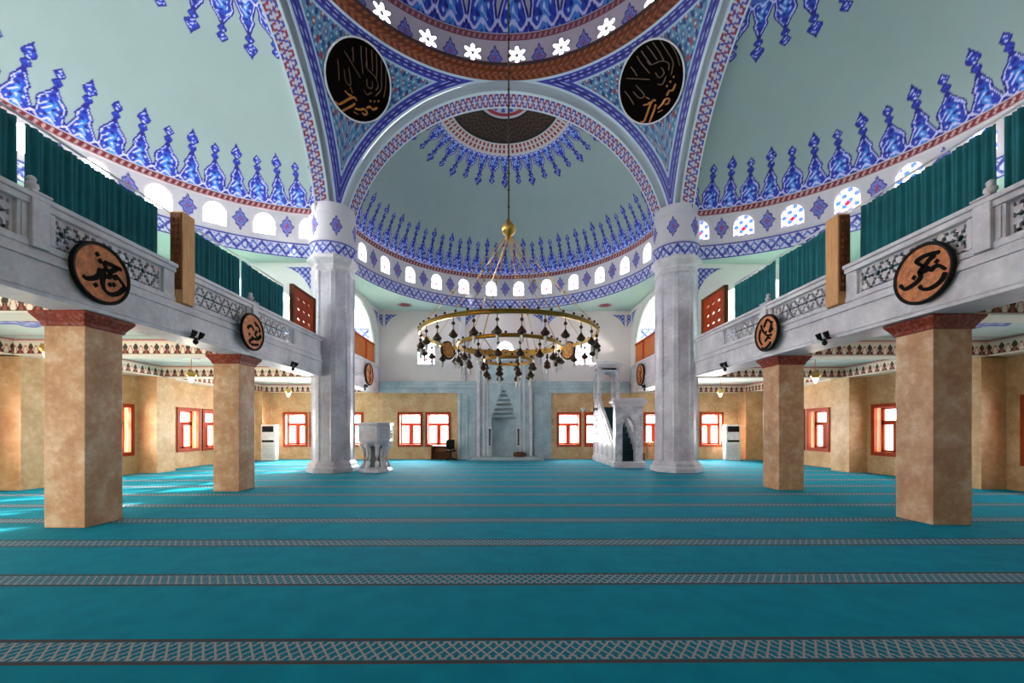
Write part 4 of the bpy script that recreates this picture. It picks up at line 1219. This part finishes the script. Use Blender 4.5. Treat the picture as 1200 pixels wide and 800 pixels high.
# ------------------------------------------------------------------ minbar
def minbar():
    x0, x1 = 4.42, 5.46
    root = empty('minbar', ((x0 + x1) / 2, 18.4, 0), label='tall white marble pulpit with dark stairs and a domed kiosk right of the niche', cat='pulpit')
    m = MINBARM
    mb = MB(); mb.box(x0 - .05, x1 + .05, 16.25, 20.6, 0, .22); mb.build('plinth', m, root, bevel=.02)
    # side walls with sloped balustrade
    for s, xa, xb in ((0, x0, x0 + .10), (1, x1 - .10, x1)):
        poly = [(16.7, .2), (20.5, .2), (20.5, 3.0), (19.55, 3.0), (19.35, 3.0), (16.7, 1.05)]
        mb = MB(); mb.prism(poly, lambda a, b, t: (xa + (xb - xa) * t, a, b)); mb.build('side_wall', m, root)
        mb = MB(); xo = xa - .03 if s == 0 else xb; xi = xo + .03
        for a, b, c_, d in ((16.8, 20.4, .26, .36), (16.8, 20.4, .92, 1.0)): mb.box(xo, xi, a, b, c_, d)
        for i in range(5): mb.box(xo, xi, 16.85 + i * .87, 16.93 + i * .87, .36, .92)
        # sloped mouldings
        for dz in (0, -.28): mb.prism([(16.7, 1.05 + dz), (19.35, 3.0 + dz), (19.35, 2.9 + dz), (16.7, .95 + dz)], lambda a, b, t: (xo + .03 * t, a, b))
        # carved rosettes
        for (yy, zz, rr) in ((19.0, 1.6, .34), (18.2, 1.35, .2), (19.8, 2.2, .26), (19.8, 1.5, .22)):
            for k in range(10):
                a = 2 * pi * k / 10
                mb.box(xo, xi, yy + rr * cos(a) - .035, yy + rr * cos(a) + .035, zz + rr * sin(a) - .035, zz + rr * sin(a) + .035)
        mb.build('side_carving', MARBLE_W, root)
    # steps
    mb = MB()
    for i in range(10):
        mb.box(x0 + .1, x1 - .1, 16.7 + i * .27, 19.4, .22 + i * .235, .22 + (i + 1) * .235)
    mb.build('stair', STEPC, root)
    # portal
    mb = MB()
    y0, y1 = 16.28, 16.62
    mb.box(x0 - .03, x0 + .25, y0, y1, .22, 2.45); mb.box(x1 - .25, x1 + .03, y0, y1, .22, 2.45)
    # pointed arch head
    hw = (x1 - x0) / 2 - .25; xc = (x0 + x1) / 2
    left = [(xc - hw, 1.55), (xc - hw * .92, 1.72), (xc - hw * .6, 1.90), (xc - hw * .25, 1.99), (xc, 2.06)]
    poly = [(x0 + .25, 1.55)] + left[1:] + [(xc, 2.45), (x0 + .25, 2.45)]
    mb.prism(poly, lambda a, b, t: (a, y0 + (y1 - y0) * t, b))
    poly = [(2 * xc - a, b) for a, b in poly]; mb.prism(poly, lambda a, b, t: (a, y0 + (y1 - y0) * t, b))
    mb.build('portal', m, root)
    mb = MB(); mb.box(x0 - .06, x1 + .06, y0 - .03, y1 + .03, 2.45, 2.52); mb.box(x0 - .10, x1 + .10, y0 - .07, y1 + .07, 2.52, 2.60); mb.box(x0 - .16, x1 + .16, y0 - .12, y1 + .12, 2.60, 2.70); mb.box(x0 - .1, x1 + .1, y0 - .06, y1 + .06, 2.70, 2.78)
    mb.build('portal_cornice', MARBLE_W, root, bevel=.01)
    mb = MB(); mb.box(x0 - .12, x1 + .12, y0 - .1, y1, 0, .24); mb.build('threshold', MARBLE_W, root, bevel=.015)
    # kiosk: four posts, arches, cornice
    ya, yb = 19.45, 20.5
    for x in (x0, x1 - .16):
        for y in (ya, yb - .16):
            mb = MB(); mb.box(x, x + .16, y, y + .16, 2.55, 4.35); mb.build('kiosk_post', m, root, bevel=.015)
    mb = MB(); mb.box(x0, x1, ya, yb, 2.45, 2.57); mb.build('kiosk_floor', m, root)
    def arch_head(f, w):
        mb = MB(); c = w / 2; hw = c - .16; P = []
        for i in range(9):
            a = pi * i / 8; P.append((c - hw * cos(a), 3.95 + .34 * sin(a) ** .8))
        for i in range(8):
            (a, b), (c_, d) = P[i], P[i + 1]
            mb.add([f(a, 0, b), f(c_, 0, d), f(c_, 0, 4.45), f(a, 0, 4.45), f(a, .12, b), f(c_, .12, d), f(c_, .12, 4.45), f(a, .12, 4.45)], [(0, 1, 2, 3), (7, 6, 5, 4), (0, 4, 5, 1)])
        return mb
    for f, w in ((lambda a, d, z: (x0 + a, ya + d, z), x1 - x0), (lambda a, d, z: (x0 + a, yb - d, z), x1 - x0), (lambda a, d, z: (x0 + d, ya + a, z), yb - ya), (lambda a, d, z: (x1 - d, ya + a, z), yb - ya)):
        arch_head(f, w).build('kiosk_arch', m, root)
    mb = MB(); mb.box(x0, x1, ya, yb, 4.35, 4.5); mb.box(x0 - .07, x1 + .07, ya - .07, yb + .07, 4.5, 4.6); mb.box(x0 - .13, x1 + .13, ya - .13, yb + .13, 4.6, 4.72)
    mb.build('kiosk_cornice', MARBLE_W, root, bevel=.012)
    mb = MB(); mb.lathe([(.52, 4.72), (.5, 4.78), (.3, 4.84), (.001, 4.86)], xc, (ya + yb) / 2, 16); mb.build('kiosk_roof', m, root, smooth='auto')
minbar()

# ------------------------------------------------------------------ kursu (carved preaching chair)
def kursu():
    c = (-4.72, 15.0)
    root = empty('marble_pulpit', (c[0], c[1], 0), label='round carved grey marble preaching pulpit on splayed legs beside the left grey column', cat='pulpit')
    mb = MB(); mb.lathe([(.60, 0), (.60, .06), (.55, .1), (.5, .16)], c[0], c[1], 8, rot=pi / 8); mb.build('base', MARBLE, root, bevel=.01)
    for i in range(8):
        a = i * pi / 4 + pi / 8
        mb = MB(); pts = []
        for z, r in ((.14, .46), (.35, .40), (.6, .37), (.85, .42), (1.0, .52)): pts.append((c[0] + r * cos(a), c[1] + r * sin(a), z))
        mb.tube(pts, [.075, .062, .058, .07, .10], 8); mb.build('leg', MARBLE_W, root, smooth=True)
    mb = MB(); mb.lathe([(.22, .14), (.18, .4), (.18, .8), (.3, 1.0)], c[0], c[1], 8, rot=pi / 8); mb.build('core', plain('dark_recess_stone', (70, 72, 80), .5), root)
    mb = MB(); mb.lathe([(.40, .94), (.48, 1.0), (.56, 1.06), (.60, 1.12), (.60, 1.66), (.63, 1.70), (.63, 1.78), (.55, 1.78), (.53, 1.72), (.53, 1.2), (.001, 1.18)], c[0], c[1], 8, rot=pi / 8)
    mb.build('tub', MARBLE, root, bevel=.008)
    mb = MB()
    for i in range(8):
        a = i * pi / 4; ap = .60 * cos(pi / 8)
        n = np.array((cos(a), sin(a))); t = np.array((-sin(a), cos(a)))
        for (u0, u1, z0, z1) in ((-.19, .19, 1.16, 1.19), (-.19, .19, 1.58, 1.61), (-.19, -.16, 1.16, 1.61), (.16, .19, 1.16, 1.61)):
            vs = []
            for h in (0, .015):
                for (u_, z_) in ((u0, z0), (u1, z0), (u1, z1), (u0, z1)):
                    p = np.array(c) + n * (ap + h) + t * u_; vs.append((p[0], p[1], z_))
            mb.add(vs, [(4, 5, 6, 7), (0, 1, 5, 4), (1, 2, 6, 5), (2, 3, 7, 6), (3, 0, 4, 7)])
        for k in range(6):
            q = 2 * pi * k / 6; p = np.array(c) + n * (ap + .005) + t * (.075 * cos(q))
            mb.ball((p[0], p[1], 1.385 + .10 * sin(q)), .035, 6, 4)
    mb.build('carved_panels', MARBLE_W, root)
kursu()

# ------------------------------------------------------------------ small things along the far wall
def aircon(x0, x1, label):
    y0, y1 = 20.05, 20.4; h = 1.76
    root = empty('air_conditioner', ((x0 + x1) / 2, (y0 + y1) / 2, 0), label=label, cat='air conditioner', group='standing air conditioners')
    mb = MB(); mb.box(x0, x1, y0, y1, 0, h); mb.build('cabinet', WHITEP, root, bevel=.03)
    mb = MB(); mb.box(x0 + .08, x1 - .08, y0 - .012, y0, 1.40, 1.68)
    for i in range(4): mb.box(x0 + .08, x1 - .08, y0 - .022, y0 - .01, 1.42 + i * .07, 1.44 + i * .07)
    mb.build('outlet_louvre', BLACK, root)
    mb = MB(); mb.box(x0 + .07, x1 - .07, y0 - .012, y0, .90, 1.0); mb.build('display', INK, root)
    mb = MB()
    for i in range(9): mb.box(x0 + .1, x1 - .1, y0 - .01, y0, .16 + i * .07, .19 + i * .07)
    mb.build('intake_grille', plain('light_grey_plastic', (196, 196, 192), .5), root)
aircon(-11.92, -11.22, 'white standing air conditioner near the left end of the far wall')
aircon(10.86, 11.58, 'white standing air conditioner near the right end of the far wall')
# low wooden bookstand and chair left of the niche
root = empty('low_bookcase', (-3.25, 20.75, 0), label='low brown wooden bookcase under the window left of the niche', cat='bookcase')
mb = MB(); mb.box(-3.72, -3.66, 20.55, 20.92, 0, .66); mb.box(-2.84, -2.78, 20.55, 20.92, 0, .66); mb.box(-3.72, -2.78, 20.53, 20.94, .66, .71); mb.box(-3.66, -2.84, 20.9, 20.92, 0, .66); mb.build('carcass', BROWN, root, bevel=.008)
mb = MB(); mb.box(-3.66, -2.84, 20.57, 20.9, .30, .33); mb.box(-3.66, -2.84, 20.57, 20.9, .04, .08); mb.build('shelf', BROWN, root)
mb = MB(); mb.prism([(-3.6 + .7 * i / 10, .40 + .2 * sin(pi * i / 10)) for i in range(11)], lambda a, b, t: (a, 20.6 + .03 * t, b)); mb.build('arched_front', wood('mid_brown_wood', (120, 66, 34), (150, 88, 48)), root)
def office_chair(x, y):
    root = empty('office_chair', (x, y, 0), label='black padded chair between the low bookcase and the niche', cat='chair')
    mb = MB()
    for k in range(5):
        a = 2 * pi * k / 5 + .3; mb.tube([(x, y, .12), (x + .24 * cos(a), y + .24 * sin(a), .05)], .022, 6); mb.ball((x + .24 * cos(a), y + .24 * sin(a), .03), .03, 6, 4)
    mb.build('base', BLACK, root)
    mb = MB(); mb.tube([(x, y, .1), (x, y, .44)], .03, 8); mb.build('post', BLACK, root)
    mb = MB(); mb.box(x - .22, x + .22, y - .22, y + .2, .43, .51); mb.build('seat', INK, root, bevel=.03)
    mb = MB(); mb.box(x - .21, x + .21, y - .27, y - .21, .56, 1.02); mb.build('backrest', INK, root, bevel=.03)
    mb = MB(); mb.box(x - .03, x + .03, y - .25, y - .2, .46, .6); mb.build('back_support', BLACK, root)
office_chair(-2.68, 20.3)
# slatted stand and dark case right of the minbar
root = empty('slatted_stand', (7.28, 20.55, 0), label='small pale slatted wooden stand beside the minbar under the window', cat='stand')
mb = MB()
for x in (7.05, 7.47):
    for y in (20.35, 20.72): mb.box(x, x + .05, y, y + .05, 0, .86)
mb.build('posts', TAN, root)
mb = MB(); mb.box(7.03, 7.54, 20.33, 20.79, .86, .90); mb.build('top', TAN, root)
mb = MB()
for i in range(6): mb.box(7.05, 7.52, 20.35, 20.37, .16 + i * .115, .22 + i * .115)
mb.build('slat_front', TAN, root)
mb = MB(); mb.box(6.72, 6.98, 20.4, 20.7, 0, .36); mb.box(6.79, 6.91, 20.53, 20.57, .36, .42)
mb.build('carry_case', BROWN, bevel=.02, label='small dark brown case standing between minbar and slatted stand', cat='case')

# ------------------------------------------------------------------ lamps: pendants under the galleries and black spotlights
def pendant(x, y, power):
    root = empty('pendant_lamp', (x, y, 3.06))
    mb = MB(); mb.tube([(0, 0, .22), (0, 0, .74)], .012, 5); mb_local(mb, 'stem', GOLD, root)
    mb = MB(); mb.lathe([(.03, .06), (.11, .08), (.14, .14), (.12, .22), (.05, .26), (.02, .30)], 0, 0, 14); mb_local(mb, 'gallery', GOLD, root, smooth='auto')
    mb = MB(); mb.lathe([(.001, -.10), (.03, -.08), (.07, -.02), (.09, .05), (.08, .08)], 0, 0, 14); mb_local(mb, 'glass_bowl', GLASSW, root, smooth=True)
    ld = bpy.data.lights.new('lamp_light', 'POINT'); ld.energy = power; ld.color = (1, .82, .58); ld.shadow_soft_size = .12
    lo = bpy.data.objects.new('lamp_light', ld); COL.objects.link(lo); lo.location = (0, 0, -.16); lo.parent = root
    return root
pl0 = None
for sx, sd in ((-1, 'left'), (1, 'right')):
    for y, nm in ((12.6, 'between the second pillar and the grey column'), (18.2, 'in the corner bay by the air conditioner'), (8.5, 'behind the nearest pillar')):
        o = pendant(sx * (9.6 if y > 9 else 9.4), y, 16 if sx < 0 else 4)
        tag(o, 'gilt pendant lamp under the %s gallery %s' % (sd, nm), 'lamp', 'pendant lamps under the galleries')
def spotlight(sx, y):
    root = empty('spotlight', (sx * (XG[sx] - .05 if y < 15 else 6.37), y, 3.42))
    mb = MB(); mb.box(-.02, .02, -.12, .12, -.015, .015); mb_local(mb, 'bar', BLACK, root)
    for s in (-1, 1):
        mb = MB(); mb.tube([(0, s * .09, 0), (-sx * .05, s * .10, .04), (-sx * .09, s * .10, .13)], [.015, .045, .055], 10); mb_local(mb, 'spot_head', BLACK, root)
    mb = MB(); mb.lathe([(.001, -.14), (.045, -.11), (.05, -.06), (.015, -.015)], -sx * .02, 0, 10); mb_local(mb, 'bottom_spot', BLACK, root)
    return root
for sx, sd in ((-1, 'left'), (1, 'right')):
    for y, nm in ((8.45, 'between the two near pillars'), (12.3, 'between second pillar and grey column'), (18.6, 'beyond the grey column')):
        tag(spotlight(sx, y), 'black spotlight on the %s gallery edge %s' % (sd, nm), 'spotlight', 'black spotlights on the gallery edge')
# wall lamps beside the niche windows
mb = MB(); mb.lathe([(.02, 2.42), (.10, 2.5), (.13, 2.6), (.12, 2.62)], 3.97, YW - .12, 12); mb.tube([(3.97, YW - .12, 2.44), (3.97, YW, 2.38)], .015, 6)
mb.build('wall_lamp', WHITEP, smooth='auto', label='small white cup lamp on the wall between the windows left of the minbar', cat='lamp')

# ------------------------------------------------------------------ light
def area(name, loc, rot, sx, sy, power, color):
    ld = bpy.data.lights.new(name, 'AREA'); ld.shape = 'RECTANGLE'; ld.size = sx; ld.size_y = sy; ld.energy = power; ld.color = color
    lo = bpy.data.objects.new(name, ld); COL.objects.link(lo); lo.location = loc; lo.rotation_euler = rot
    return lo
def point(name, loc, power, color, r=.2):
    ld = bpy.data.lights.new(name, 'POINT'); ld.energy = power; ld.color = color; ld.shadow_soft_size = r
    lo = bpy.data.objects.new(name, ld); COL.objects.link(lo); lo.location = loc
for sx in (-1, 1):  # added fill without lamp fittings, brightens the upper gallery rooms
    point('gallery_fill', (sx * 9.8, 18.2, 6.6), 520, (1, .97, .93), .3)
    point('gallery_fill', (sx * 9.8, 9.0, 6.8), 120, (1, .98, .95), .3)
sun = bpy.data.lights.new('sun', 'SUN'); sun.energy = 14; sun.angle = R(1.0); sun.color = (1, .93, .8)
so = bpy.data.objects.new('sun', sun); COL.objects.link(so)
from mathutils import Vector
so.rotation_euler = Vector((.85, .42, -.34)).to_track_quat('-Z', 'Y').to_euler()

w = bpy.data.worlds.new('sky'); SC.world = w; w.use_nodes = True
bg = w.node_tree.nodes['Background']; bg.inputs[0].default_value = (.86, .93, 1, 1); bg.inputs[1].default_value = 3.0

# ------------------------------------------------------------------ camera
cam = bpy.data.cameras.new('camera'); co_ = bpy.data.objects.new('camera', cam); COL.objects.link(co_)
co_.location = (0, 0, 1.565); co_.rotation_euler = (pi / 2, 0, -R(.42))
cam.sensor_width = 36; cam.lens = 480 / 1200 * 36; cam.shift_x = 4.5 / 1200; cam.shift_y = 102 / 1200
cam.clip_start = .05; cam.clip_end = 200
SC.camera = co_
SC.view_settings.view_transform = 'Standard'; SC.view_settings.look = 'None'
SC.view_settings.gamma = 1; SC.view_settings.use_curve_mapping = False
SC.view_settings.exposure = 1.0
SC.cycles.use_denoising = True
SC.cycles.max_bounces = 8; SC.cycles.diffuse_bounces = 6
SC.cycles.sample_clamp_indirect = 6
SC.cycles.caustics_reflective = False; SC.cycles.caustics_refractive = False
